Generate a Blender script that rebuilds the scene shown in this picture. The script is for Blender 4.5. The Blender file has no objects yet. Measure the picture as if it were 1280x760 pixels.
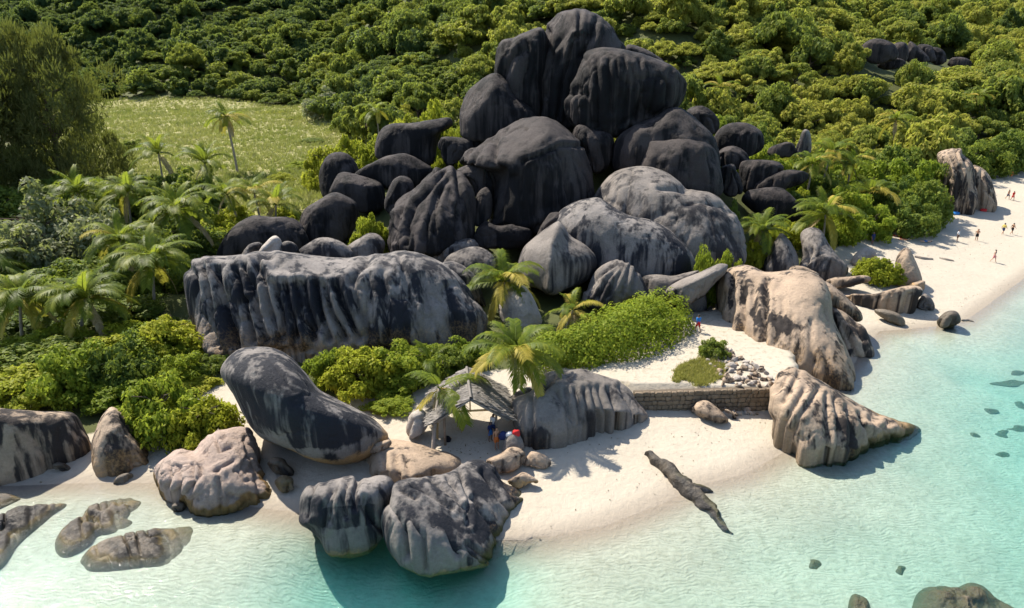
import bpy, math, random
import numpy as np
from mathutils import Vector, Matrix

R = math.radians
SC = bpy.context.scene
COL = SC.collection

# ------------------------------------------------------------------ camera
CAM = np.array([0.0, 0.0, 27.0])
PITCH = R(21.0)
FPX = 854.0                       # focal length in pixels of the 1280 px wide photograph
cam_d = bpy.data.cameras.new('camera')
cam = bpy.data.objects.new('camera', cam_d)
COL.objects.link(cam)
cam.location = CAM
cam.rotation_euler = (R(90) - PITCH, 0, 0)
cam_d.sensor_width = 36.0
cam_d.lens = FPX / 1280.0 * 36.0
cam_d.clip_start = 0.5
cam_d.clip_end = 3000
SC.camera = cam

# ------------------------------------------------------------------ sky, sun, exposure
SUN_EL, SUN_AZ = R(52.0), R(-46.0)          # azimuth from +Y, negative = towards -X
world = bpy.data.worlds.new('World')
SC.world = world
world.use_nodes = True
wt = world.node_tree
bg = wt.nodes['Background']
sky = wt.nodes.new('ShaderNodeTexSky')
sky.sky_type = 'NISHITA'
sky.sun_disc = False
sky.sun_elevation = SUN_EL
sky.sun_rotation = SUN_AZ
wt.links.new(sky.outputs[0], bg.inputs[0])
bg.inputs[1].default_value = 0.115
sun_d = bpy.data.lights.new('sun', 'SUN')
sun_d.energy = 4.6
sun_d.angle = R(0.5)
sun_d.color = (1.0, 0.925, 0.80)
sun = bpy.data.objects.new('sun', sun_d)
COL.objects.link(sun)
TO_SUN = Vector((math.sin(SUN_AZ) * math.cos(SUN_EL), math.cos(SUN_AZ) * math.cos(SUN_EL), math.sin(SUN_EL)))
sun.rotation_euler = TO_SUN.to_track_quat('Z', 'Y').to_euler()
sun.location = TO_SUN * 400
SC.view_settings.view_transform = 'Standard'
SC.view_settings.look = 'None'
SC.view_settings.gamma = 1.0
SC.view_settings.use_curve_mapping = False
SC.view_settings.exposure = 1.15
SC.render.engine = 'CYCLES'
SC.cycles.use_denoising = True
SC.cycles.max_bounces = 6
SC.cycles.diffuse_bounces = 2
SC.cycles.glossy_bounces = 2
SC.cycles.transmission_bounces = 4
SC.cycles.transparent_max_bounces = 8
SC.cycles.volume_bounces = 1
SC.cycles.caustics_reflective = False
SC.cycles.caustics_refractive = False
SC.cycles.use_adaptive_sampling = True
SC.cycles.adaptive_threshold = 0.02

rng = np.random.default_rng(7)
rnd = random.Random(11)

# ------------------------------------------------------------------ numpy helpers
def _hash(ix, iy, iz, seed):
    h = (ix.astype(np.int64) * 374761393 + iy.astype(np.int64) * 668265263 + iz.astype(np.int64) * 2147483647 + seed * 974711) & 0xffffffff
    h = ((h ^ (h >> 13)) * 1274126177) & 0xffffffff
    h = ((h ^ (h >> 16)) * 2246822519) & 0xffffffff
    return ((h ^ (h >> 15)) & 0xffffff) / float(0xffffff)

def noise3(p, seed=0):
    """smooth value noise in 0..1 for an (n,3) array"""
    f = np.floor(p)
    t = p - f
    t = t * t * t * (t * (t * 6 - 15) + 10)
    i = f.astype(np.int64)
    x, y, z = i[:, 0], i[:, 1], i[:, 2]
    r = 0
    for dx in (0, 1):
        wx = t[:, 0] if dx else 1 - t[:, 0]
        for dy in (0, 1):
            wy = t[:, 1] if dy else 1 - t[:, 1]
            for dz in (0, 1):
                wz = t[:, 2] if dz else 1 - t[:, 2]
                r = r + wx * wy * wz * _hash(x + dx, y + dy, z + dz, seed)
    return r

def fbm(p, oct=4, seed=0, gain=0.5):
    a, s, tot, q = 1.0, 0.0, 0.0, np.array(p, float)
    for o in range(oct):
        s = s + a * noise3(q, seed + o * 17)
        tot += a
        a *= gain
        q = q * 2.03 + 7.1
    return s / tot

def sstep(a, b, x):
    t = np.clip((x - a) / (b - a), 0, 1)
    return t * t * (3 - 2 * t)

FWD = np.array([0, math.cos(PITCH), -math.sin(PITCH)])
UPV = np.array([0, math.sin(PITCH), math.cos(PITCH)])
RGT = np.array([1.0, 0, 0])

def ray(px, py):
    return FWD + RGT * ((px - 640) / FPX) + UPV * ((380 - py) / FPX)

def G(px, py, z=0.0):
    """where the line of sight of a photo point meets the level z"""
    d = ray(px, py)
    return CAM + d * ((z - CAM[2]) / d[2])

def AtY(px, py, Y):
    d = ray(px, py)
    return CAM + d * (Y / d[1])

def project(P):
    q = P - CAM
    dep = q @ FWD
    return 640 + FPX * (q @ RGT) / dep, 380 - FPX * (q @ UPV) / dep

def seg_dist(px, py, line):
    """distance of points to a polyline"""
    best = np.full(px.shape, 1e9)
    for (ax, ay), (bx, by) in zip(line[:-1], line[1:]):
        vx, vy = bx - ax, by - ay
        L = vx * vx + vy * vy + 1e-9
        t = np.clip(((px - ax) * vx + (py - ay) * vy) / L, 0, 1)
        best = np.minimum(best, np.hypot(px - ax - t * vx, py - ay - t * vy))
    return best

def inside(px, py, poly):
    r = np.zeros(px.shape, bool)
    n = len(poly)
    for i in range(n):
        ax, ay = poly[i]
        bx, by = poly[(i + 1) % n]
        c = ((ay > py) != (by > py)) & (px < (bx - ax) * (py - ay) / (by - ay + 1e-12) + ax)
        r ^= c
    return r

# ------------------------------------------------------------------ object helpers
def new_mesh(name, verts, faces, mat=None, smooth=True):
    me = bpy.data.meshes.new(name)
    verts = np.asarray(verts, np.float32)
    if isinstance(faces, np.ndarray):
        k = faces.shape[1]
        me.vertices.add(len(verts))
        me.vertices.foreach_set('co', verts.ravel())
        me.loops.add(faces.size)
        me.loops.foreach_set('vertex_index', faces.astype(np.int32).ravel())
        me.polygons.add(len(faces))
        me.polygons.foreach_set('loop_start', np.arange(0, faces.size, k, dtype=np.int32))
        me.polygons.foreach_set('loop_total', np.full(len(faces), k, np.int32))
        me.update(calc_edges=True)
        me.validate()
    else:
        me.from_pydata([tuple(v) for v in verts], [], faces)
        me.update()
    if smooth:
        me.polygons.foreach_set('use_smooth', np.ones(len(me.polygons), bool))
    if mat:
        me.materials.append(mat)
    return me

def add(name, me, parent=None, loc=None, rot=None, scale=None):
    o = bpy.data.objects.new(name, me)
    COL.objects.link(o)
    if parent:
        o.parent = parent
    if loc is not None:
        o.location = loc
    if rot is not None:
        o.rotation_euler = rot
    if scale is not None:
        o.scale = scale
    return o

def tag(o, label=None, cat=None, group=None, kind=None):
    if label:
        o['label'] = label
    if cat:
        o['category'] = cat
    if group:
        o['group'] = group
    if kind:
        o['kind'] = kind
    return o

def fattr(me, name, vals):
    a = me.attributes.new(name, 'FLOAT', 'POINT')
    a.data.foreach_set('value', np.asarray(vals, np.float32))

def vnormals(V, F):
    n = np.zeros_like(V)
    a, b, c = V[F[:, 0]], V[F[:, 1]], V[F[:, 2]]
    fn = np.cross(b - a, c - a)
    for k in range(3):
        np.add.at(n, F[:, k], fn)
    return n / (np.linalg.norm(n, axis=1, keepdims=True) + 1e-12)

# ------------------------------------------------------------------ materials
def mat_new(name):
    m = bpy.data.materials.new(name)
    m.use_nodes = True
    nt = m.node_tree
    for n in list(nt.nodes):
        nt.nodes.remove(n)
    out = nt.nodes.new('ShaderNodeOutputMaterial')
    return m, nt, out

def N(nt, typ, **kw):
    n = nt.nodes.new(typ)
    for k, v in kw.items():
        setattr(n, k, v)
    return n

def L(nt, a, b):
    nt.links.new(a, b)

def mathn(nt, op, a, b=None, c=None, clamp=False):
    n = N(nt, 'ShaderNodeMath', operation=op)
    n.use_clamp = clamp
    for i, v in enumerate((a, b, c)):
        if v is None:
            continue
        if isinstance(v, (int, float)):
            n.inputs[i].default_value = v
        else:
            L(nt, v, n.inputs[i])
    return n.outputs[0]

def mixc(nt, fac, a, b, blend='MIX'):
    n = N(nt, 'ShaderNodeMix', data_type='RGBA', blend_type=blend)
    for i, v in ((0, fac), (6, a), (7, b)):
        if isinstance(v, (int, float)):
            n.inputs[i].default_value = v
        elif isinstance(v, tuple):
            n.inputs[i].default_value = (*v, 1)
        else:
            L(nt, v, n.inputs[i])
    return n.outputs[2]

def noise_n(nt, vec, scale, detail=4, rough=0.55, dist=0.0):
    n = N(nt, 'ShaderNodeTexNoise')
    n.inputs['Scale'].default_value = scale
    n.inputs['Detail'].default_value = detail
    n.inputs['Roughness'].default_value = rough
    n.inputs['Distortion'].default_value = dist
    if vec is not None:
        L(nt, vec, n.inputs['Vector'])
    return n.outputs[0]

def mapr(nt, v, a, b, c=0.0, d=1.0, smooth=True):
    n = N(nt, 'ShaderNodeMapRange')
    n.interpolation_type = 'SMOOTHSTEP' if smooth else 'LINEAR'
    L(nt, v, n.inputs[0])
    for i, x in enumerate((a, b, c, d)):
        n.inputs[i + 1].default_value = x
    return n.outputs[0]

def bump_n(nt, h, strength, dist):
    b = N(nt, 'ShaderNodeBump')
    b.inputs['Strength'].default_value = strength
    b.inputs['Distance'].default_value = dist
    L(nt, h, b.inputs['Height'])
    return b.outputs[0]

def princ(nt, out, col, rough=0.8, spec=0.3, normal=None):
    p = N(nt, 'ShaderNodeBsdfPrincipled')
    if isinstance(col, tuple):
        p.inputs['Base Color'].default_value = (*col, 1)
    else:
        L(nt, col, p.inputs['Base Color'])
    if isinstance(rough, (int, float)):
        p.inputs['Roughness'].default_value = rough
    else:
        L(nt, rough, p.inputs['Roughness'])
    p.inputs['Specular IOR Level'].default_value = spec
    if normal is not None:
        L(nt, normal, p.inputs['Normal'])
    if out is not None:
        L(nt, p.outputs[0], out.inputs[0])
    return p.outputs[0]

def attr(nt, name):
    n = N(nt, 'ShaderNodeAttribute')
    n.attribute_name = name
    return n.outputs['Fac']

def simple_mat(name, col, rough=0.7, spec=0.3, var=0.25, scale=6.0):
    m, nt, out = mat_new(name)
    tc = N(nt, 'ShaderNodeTexCoord')
    f = noise_n(nt, tc.outputs['Object'], scale, 3)
    c = mixc(nt, f, tuple(x * (1 - var) for x in col), tuple(min(1, x * (1 + var)) for x in col))
    princ(nt, out, c, rough, spec)
    return m

def rock_mat(name, pale, dark, bias=0.0, streak=0.9, warm=(0.34, 0.205, 0.085), rough=0.85, spec=0.25, bump=0.4, lo=-0.05, hi=0.85, bk=1.0):
    """granite: pale stone under vertical dark biofilm streaks, blotches, speckle and a tan weathered foot"""
    m, nt, out = mat_new(name)
    tc = N(nt, 'ShaderNodeTexCoord')
    oi = N(nt, 'ShaderNodeObjectInfo')
    off = N(nt, 'ShaderNodeVectorMath', operation='SCALE')
    off.inputs[0].default_value = (37.0, 19.0, 53.0)
    L(nt, oi.outputs['Random'], off.inputs['Scale'])
    v = N(nt, 'ShaderNodeVectorMath', operation='ADD')
    L(nt, tc.outputs['Object'], v.inputs[0])
    L(nt, off.outputs[0], v.inputs[1])
    pos = v.outputs[0]
    mp = N(nt, 'ShaderNodeMapping')
    mp.inputs['Scale'].default_value = (1.0, 1.0, 0.035)
    L(nt, pos, mp.inputs[0])
    s1 = noise_n(nt, mp.outputs[0], 0.95, 2, 0.5, 0.0)
    s2 = noise_n(nt, mp.outputs[0], 3.4, 3, 0.55, 0.0)
    bl = noise_n(nt, pos, 0.30, 3, 0.5, 0.3)
    fine = noise_n(nt, pos, 5.0, 5, 0.7)
    grain = noise_n(nt, pos, 26.0, 2, 0.7)
    # dark film plus painted sunlit and shaded faces: stain attribute + streaks + blotches
    t = mathn(nt, 'MULTIPLY_ADD', mathn(nt, 'SUBTRACT', s1, 0.5), 2.3 * streak, attr(nt, 'stain'))
    t = mathn(nt, 'MULTIPLY_ADD', mathn(nt, 'SUBTRACT', s2, 0.5), 1.3 * streak, t)
    t = mathn(nt, 'MULTIPLY_ADD', mathn(nt, 'SUBTRACT', bl, 0.5), bk, t)
    t = mathn(nt, 'ADD', t, bias)
    f = mapr(nt, t, lo, hi)
    midc = tuple(0.5 * (a + b) for a, b in zip(pale, dark))
    c1 = mixc(nt, mapr(nt, bl, 0.35, 0.65), pale, tuple(0.72 * p for p in pale))
    c = mixc(nt, f, c1, dark)
    wn = mathn(nt, 'MULTIPLY_ADD', mathn(nt, 'SUBTRACT', fine, 0.5), 0.9, attr(nt, 'warm'))
    c = mixc(nt, mapr(nt, wn, 0.25, 0.85, 0, 0.85), c, warm)
    c = mixc(nt, attr(nt, 'algae'), c, (0.055, 0.05, 0.018))
    sp = mapr(nt, mathn(nt, 'MULTIPLY_ADD', fine, 0.6, mathn(nt, 'MULTIPLY', grain, 0.4)), 0.3, 0.7, 0.80, 1.20)
    cc = N(nt, 'ShaderNodeMix', data_type='RGBA', blend_type='MULTIPLY')
    cc.inputs[0].default_value = 1.0
    L(nt, c, cc.inputs[6])
    L(nt, sp, cc.inputs[7])
    h = mathn(nt, 'MULTIPLY_ADD', grain, 0.25, fine)
    h = mathn(nt, 'MULTIPLY_ADD', s2, 0.7, h)
    med = noise_n(nt, pos, 1.3, 6, 0.65, 0.6)
    h = mathn(nt, 'MULTIPLY_ADD', med, 0.5, h)
    princ(nt, out, cc.outputs[2], rough, spec, bump_n(nt, h, bump, 0.34))
    return m

M = {}
M['black'] = rock_mat('black_granite', (0.052, 0.043, 0.040), (0.0062, 0.0055, 0.006), 0.40, 1.1, rough=0.8, spec=0.2, lo=0.0, hi=0.9)
M['wall'] = rock_mat('streaked_granite', (0.195, 0.175, 0.16), (0.0125, 0.0135, 0.0185), 0.36, 1.4, rough=0.8, bk=0.45)
M['grey'] = rock_mat('grey_granite', (0.185, 0.162, 0.143), (0.022, 0.020, 0.0215), 0.12, 1.1, rough=0.8, bk=0.7)
M['tan'] = rock_mat('tan_granite', (0.335, 0.252, 0.18), (0.026, 0.021, 0.019), 0.06, 1.8, bk=0.7)
M['pink'] = rock_mat('pink_granite', (0.40, 0.31, 0.258), (0.12, 0.09, 0.07), -0.3, 0.4, (0.22, 0.125, 0.035), bump=0.7)
M['wet'] = rock_mat('wet_granite', (0.125, 0.10, 0.072), (0.014, 0.0115, 0.0095), 0.36, 0.7, (0.12, 0.085, 0.03), 0.5, 0.35)
M['pale'] = rock_mat('pale_granite', (0.38, 0.335, 0.29), (0.13, 0.12, 0.115), -0.2, 0.5)

# ================================================================== terrain
SHORE_PX = [(-420, 640), (-250, 616), (0, 608), (100, 604), (190, 604), (280, 628), (345, 638), (375, 642), (450, 655), (540, 668), (612, 677),
            (680, 675), (760, 656), (830, 629), (880, 605), (930, 593), (985, 563), (1012, 540), (1028, 505), (1050, 478),
            (1068, 455), (1080, 432), (1100, 414), (1140, 411), (1180, 407), (1206, 401), (1240, 377), (1280, 348), (1380, 285), (1560, 215)]
SHORE = np.array([G(x, y, 0)[:2] for x, y in SHORE_PX])
WATER_POLY = [tuple(p) for p in SHORE] + [(400, 160), (400, -60), (-400, -60), (-400, SHORE[0][1])]
SOIL = np.array([G(x, y, 1.4)[:2] for x, y in [(-420, 545), (-200, 545), (60, 535), (190, 520), (262, 480), (330, 455), (400, 492), (500, 494), (560, 472),
                 (700, 456), (765, 452), (850, 428), (858, 385), (905, 345), (1000, 338), (1045, 318), (1085, 290), (1150, 272), (1190, 262), (1205, 240), (1240, 216), (1280, 192), (1400, 150)]])
SOIL = SOIL[np.argsort(SOIL[:, 0])]
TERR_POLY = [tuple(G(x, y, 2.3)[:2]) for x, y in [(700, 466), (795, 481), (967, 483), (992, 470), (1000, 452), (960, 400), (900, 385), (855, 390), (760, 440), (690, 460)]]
HILL_X = np.array([-600, -320, -170, -90, -62, -35, 0, 40, 70, 95, 130, 200, 400])
HILL_Y = np.array([330, 300, 288, 284, 215, 172, 150, 128, 122, 128, 150, 210, 330])

def height(x, y):
    x = np.asarray(x, float)
    y = np.asarray(y, float)
    shp = x.shape
    x = x.ravel()
    y = y.ravel()
    d = seg_dist(x, y, [tuple(p) for p in SHORE])
    wet = inside(x, y, WATER_POLY)
    p2 = np.stack([x, y, np.zeros_like(x)], 1)
    # beach and low land
    land = 0.085 * d
    land = np.where(d > 9, 0.765 + 1.6 * (1 - np.exp(-(d - 9) / 16.0)), land)
    land = land + (fbm(p2 * 0.12, 3, 5) - 0.5) * 0.5 * sstep(8, 30, d) + (fbm(p2 * 0.7, 3, 9) - 0.5) * 0.14 * sstep(0.5, 5, d)
    # terrace held by the retaining wall
    te = inside(x, y, TERR_POLY)
    land = np.where(te, np.maximum(land, 2.25), land)
    # mound that carries the boulder pile
    def gau(cx, cy, sx, sy, h):
        return h * np.exp(-((x - cx) / sx) ** 2 - ((y - cy) / sy) ** 2)
    land = land + gau(10, 103, 24, 13, 9.5) + gau(28, 100, 18, 14, 3.0) + gau(-14, 92, 18, 12, 2.2)
    # wooded hillside
    hy = np.interp(x, HILL_X, HILL_Y)
    t = y - hy + (fbm(p2 * 0.014, 3, 21) - 0.5) * 60
    slope = 0.33 - 0.07 * sstep(20, 120, x)
    hill = np.where(t > 0, slope * (np.sqrt(t * t + 900) - 30), 0)
    hill = hill + sstep(20, 90, t) * (fbm(p2 * 0.02, 4, 33) - 0.45) * 14
    z_land = land + np.maximum(hill, 0)
    # sea bed
    dep = 0.105 * d ** 0.92 + 0.010 * np.maximum(0, x - 12) * sstep(2, 14, d)
    c = G(505, 728, -0.8)
    dep = dep + 2.1 * np.exp(-(((x - c[0]) / 6.5) ** 2 + ((y - c[1]) / 4.2) ** 2) ** 1.5)  # hollow under the front boulders, deepened so their shadow reads teal
    dep = dep * (1 - 0.2 * sstep(-13, -22, x))
    dep = np.minimum(dep, 3.4) + (fbm(p2 * 0.22, 3, 3) - 0.5) * 0.35 * sstep(1, 8, d) + (fbm(p2 * 1.1, 3, 8) - 0.5) * 0.06 * sstep(.3, 2, d)
    z = np.where(wet, -dep, z_land)
    return z.reshape(shp)

def hz(x, y):
    return float(height(np.array([x]), np.array([y]))[0])

_T = np.concatenate([np.linspace(25, 130, 700), np.linspace(130.5, 700, 900)])
def at(px, py):
    """where the line of sight meets the terrain"""
    d = ray(px, py)
    P = CAM + np.outer(_T / d[1] if d[1] > 0 else _T, d)
    h = height(P[:, 0], P[:, 1])
    k = np.argmax(P[:, 2] < h)
    return np.array([P[k, 0], P[k, 1], h[k]])

def axis(parts):
    out = []
    for a, b, s in parts:
        out.append(np.arange(a, b, s))
    return np.concatenate(out)
gx = axis([(-620, -200, 14), (-200, -80, 4), (-80, -45, 1.2), (-45, 62, 0.42), (62, 110, 1.0), (110, 200, 4), (200, 621, 14)])
gy = axis([(-60, 22, 4), (22, 75, 0.36), (75, 135, 0.7), (135, 300, 3), (300, 800, 10)])
X, Y = np.meshgrid(gx, gy)
Z = height(X, Y)
nx, ny = len(gx), len(gy)
idx = np.arange(nx * ny).reshape(ny, nx)
F = np.stack([idx[:-1, :-1], idx[:-1, 1:], idx[1:, 1:], idx[1:, :-1]], -1).reshape(-1, 4)
V = np.stack([X, Y, Z], -1).reshape(-1, 3)

m, nt, out = mat_new('ground')
geo = N(nt, 'ShaderNodeNewGeometry')
pos = geo.outputs['Position']
n1 = noise_n(nt, pos, 0.16, 4, 0.6)
n2 = noise_n(nt, pos, 2.2, 5, 0.65)
n3 = noise_n(nt, pos, 14.0, 3, 0.7)
sand = mixc(nt, n1, (0.36, 0.316, 0.25), (0.415, 0.369, 0.298))
sand = mixc(nt, mapr(nt, n2, 0.45, 0.8, 0, 0.35), sand, (0.30, 0.252, 0.195))
sand = mixc(nt, mapr(nt, n3, 0.66, 0.74, 0, 0.45), sand, (0.25, 0.19, 0.13))
wetsand = mixc(nt, n2, (0.235, 0.20, 0.155), (0.295, 0.255, 0.205))
sand = mixc(nt, attr(nt, 'wet'), sand, wetsand)
bed = mixc(nt, mapr(nt, n1, 0.3, 0.7), (0.33, 0.335, 0.28), (0.40, 0.40, 0.335))
bed = mixc(nt, mapr(nt, n2, 0.35, 0.75, 0, 0.55), bed, (0.22, 0.22, 0.165))
bsp = noise_n(nt, pos, 4.5, 4, 0.75)
bpat = noise_n(nt, pos, 0.09, 3, 0.6)
bed = mixc(nt, mathn(nt, 'MULTIPLY', mapr(nt, bsp, 0.60, 0.72), mapr(nt, bpat, 0.42, 0.62)), bed, (0.11, 0.11, 0.07))
sand = mixc(nt, attr(nt, 'bed'), sand, bed)
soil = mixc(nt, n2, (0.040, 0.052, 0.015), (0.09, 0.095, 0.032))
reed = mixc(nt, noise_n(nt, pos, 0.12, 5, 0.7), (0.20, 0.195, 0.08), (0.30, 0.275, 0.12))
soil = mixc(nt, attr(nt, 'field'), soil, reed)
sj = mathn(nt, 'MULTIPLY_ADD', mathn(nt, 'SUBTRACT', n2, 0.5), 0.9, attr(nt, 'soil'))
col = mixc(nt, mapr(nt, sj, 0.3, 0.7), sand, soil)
rip = N(nt, 'ShaderNodeTexWave', wave_type='BANDS', bands_direction='Y')
rip.inputs['Scale'].default_value = 1.1
rip.inputs['Distortion'].default_value = 14.0
rip.inputs['Detail'].default_value = 2.0
rip.inputs['Detail Scale'].default_value = 0.7
L(nt, pos, rip.inputs['Vector'])
hh = mathn(nt, 'MULTIPLY_ADD', mathn(nt, 'MULTIPLY', rip.outputs['Fac'], attr(nt, 'bed')), 0.15, mathn(nt, 'MULTIPLY_ADD', n3, 0.3, n2))
princ(nt, out, col, 0.9, 0.2, bump_n(nt, hh, 0.7, 0.16))
M['ground'] = m

FIELD_POLY = [tuple(AtY(x, 200, y)[:1]) + (y,) for x, y in [(40, 118), (345, 98), (400, 102), (440, 122), (455, 150), (440, 190), (405, 240), (390, 285), (250, 298), (120, 300), (60, 260), (20, 180)]]
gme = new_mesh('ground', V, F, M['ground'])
xr, yr, zr = V[:, 0], V[:, 1], V[:, 2]
dsh = seg_dist(xr, yr, [tuple(p) for p in SHORE])
wetm = inside(xr, yr, WATER_POLY)
soil_y = np.interp(xr, SOIL[:, 0], SOIL[:, 1])
fattr(gme, 'soil', np.where(wetm, 0, np.maximum(sstep(-0.6, 0.8, yr - soil_y), 0.31 * inside(xr, yr, TERR_POLY))))  # terrace part: dirt and the path's shade, both put into the ground colour
fattr(gme, 'field', inside(xr, yr, FIELD_POLY).astype(float))
fattr(gme, 'wet', np.where(wetm, 1, 1 - sstep(0.1, 1.6 + 0.6 * fbm(V * 0.3, 2, 4), dsh)))
fattr(gme, 'bed', np.where(wetm, sstep(0.2, 2.2, dsh), 0))
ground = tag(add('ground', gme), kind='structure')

# ------------------------------------------------------------------ water: a body with a rippled surface that absorbs red light
m, nt, out = mat_new('sea_water')
geo = N(nt, 'ShaderNodeNewGeometry')
wv = N(nt, 'ShaderNodeMapping')
wv.inputs['Scale'].default_value = (0.8, 1.25, 1.0)
wv.inputs['Rotation'].default_value = (0, 0, 0.35)
L(nt, geo.outputs['Position'], wv.inputs[0])
w1 = noise_n(nt, wv.outputs[0], 4.2, 4, 0.65, 0.8)
w2 = noise_n(nt, wv.outputs[0], 0.7, 2, 0.5, 0.6)
h = mathn(nt, 'MULTIPLY_ADD', w2, 1.1, w1)
bn = bump_n(nt, h, 0.24, 0.10)
fr = N(nt, 'ShaderNodeFresnel')
fr.inputs['IOR'].default_value = 1.33
L(nt, bn, fr.inputs['Normal'])
gl = N(nt, 'ShaderNodeBsdfGlossy')
gl.inputs['Roughness'].default_value = 0.04
L(nt, bn, gl.inputs['Normal'])
tr = N(nt, 'ShaderNodeBsdfTransparent')
mx = N(nt, 'ShaderNodeMixShader')
L(nt, fr.outputs[0], mx.inputs[0])
L(nt, tr.outputs[0], mx.inputs[1])
L(nt, gl.outputs[0], mx.inputs[2])
L(nt, mx.outputs[0], out.inputs['Surface'])
va = N(nt, 'ShaderNodeVolumeAbsorption')
va.inputs['Color'].default_value = (0.02, 0.875, 0.865, 1)
va.inputs['Density'].default_value = 0.17
vs = N(nt, 'ShaderNodeVolumeScatter')
vs.inputs['Color'].default_value = (0.08, 0.88, 0.95, 1)
vs.inputs['Density'].default_value = 0.04
vs.inputs['Anisotropy'].default_value = 0.2
av = N(nt, 'ShaderNodeAddShader')
L(nt, va.outputs[0], av.inputs[0])
L(nt, vs.outputs[0], av.inputs[1])
L(nt, av.outputs[0], out.inputs['Volume'])
M['water'] = m
wx0, wx1, wy0, wy1, wz = -500.0, 500.0, -55.0, 158.0, -9.0
wverts = [(wx0, wy0, 0), (wx1, wy0, 0), (wx1, wy1, 0), (wx0, wy1, 0), (wx0, wy0, wz), (wx1, wy0, wz), (wx1, wy1, wz), (wx0, wy1, wz)]
wfaces = [(0, 1, 2, 3), (7, 6, 5, 4), (0, 4, 5, 1), (1, 5, 6, 2), (2, 6, 7, 3), (3, 7, 4, 0)]
tag(add('sea_water', new_mesh('sea_water', wverts, wfaces, M['water'], False)), kind='structure')

# ================================================================== boulders
_ICO = {}
def ico(sub):
    if sub not in _ICO:
        import bmesh
        bm = bmesh.new()
        bmesh.ops.create_icosphere(bm, subdivisions=sub, radius=1.0)
        bm.verts.index_update()
        v = np.array([x.co[:] for x in bm.verts])
        f = np.array([[q.index for q in p.verts] for p in bm.faces])
        # a fixed turn so that no pole of the icosphere shows
        Rm = np.array((Matrix.Rotation(0.5, 3, 'X') @ Matrix.Rotation(0.8, 3, 'Y')))
        bm.free()
        _ICO[sub] = (v @ Rm.T, f)
    return _ICO[sub]

def catmull(P, k=6):
    P = np.asarray(P, float)
    n = len(P)
    out = []
    for i in range(n):
        p0, p1, p2, p3 = P[i - 1], P[i], P[(i + 1) % n], P[(i + 2) % n]
        for t in np.linspace(0, 1, k, endpoint=False):
            out.append(0.5 * ((2 * p1) + (p2 - p0) * t + (2 * p0 - 5 * p1 + 4 * p2 - p3) * t * t + (3 * p1 - p0 - 3 * p2 + p3) * t ** 3))
    return np.array(out)

def radial(ring, nt_=720):
    """outline radius as a function of the angle around the origin"""
    th = np.linspace(-math.pi, math.pi, nt_, endpoint=False)
    dx, dy = np.cos(th), np.sin(th)
    best = np.zeros(nt_)
    n = len(ring)
    for i in range(n):
        a, b = ring[i], ring[(i + 1) % n]
        ex, ey = b - a
        den = dx * ey - dy * ex
        den = np.where(abs(den) < 1e-9, 1e-9, den)
        r = (a[0] * ey - a[1] * ex) / den
        s = (a[0] * dy - a[1] * dx) / den
        ok = (r > 0) & (s >= -1e-6) & (s <= 1 + 1e-6)
        best = np.where(ok & (r > best), r, best)
    bad = best <= 0
    if bad.any():
        best[bad] = np.interp(th[bad], th[~bad], best[~bad])
    return th, best

def remesh(V, F, target):
    """even quads over a closed surface"""
    a, b, c = V[F[:, 0]], V[F[:, 1]], V[F[:, 2]]
    area = 0.5 * np.linalg.norm(np.cross(b - a, c - a), axis=1).sum()
    me = new_mesh('raw', V, F)
    ob = bpy.data.objects.new('raw', me)
    COL.objects.link(ob)
    md = ob.modifiers.new('remesh', 'REMESH')
    md.mode = 'VOXEL'
    md.voxel_size = math.sqrt(area / target)
    res = bpy.data.meshes.new_from_object(ob.evaluated_get(bpy.context.evaluated_depsgraph_get()))
    nv, nf = len(res.vertices), len(res.polygons)
    V2 = np.zeros(nv * 3, np.float32)
    res.vertices.foreach_get('co', V2)
    F2 = np.zeros(nf * 4, np.int32)
    res.polygons.foreach_get('vertices', F2)
    bpy.data.objects.remove(ob)
    bpy.data.meshes.remove(me)
    bpy.data.meshes.remove(res)
    return V2.reshape(-1, 3).astype(float), F2.reshape(-1, 4)

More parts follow.
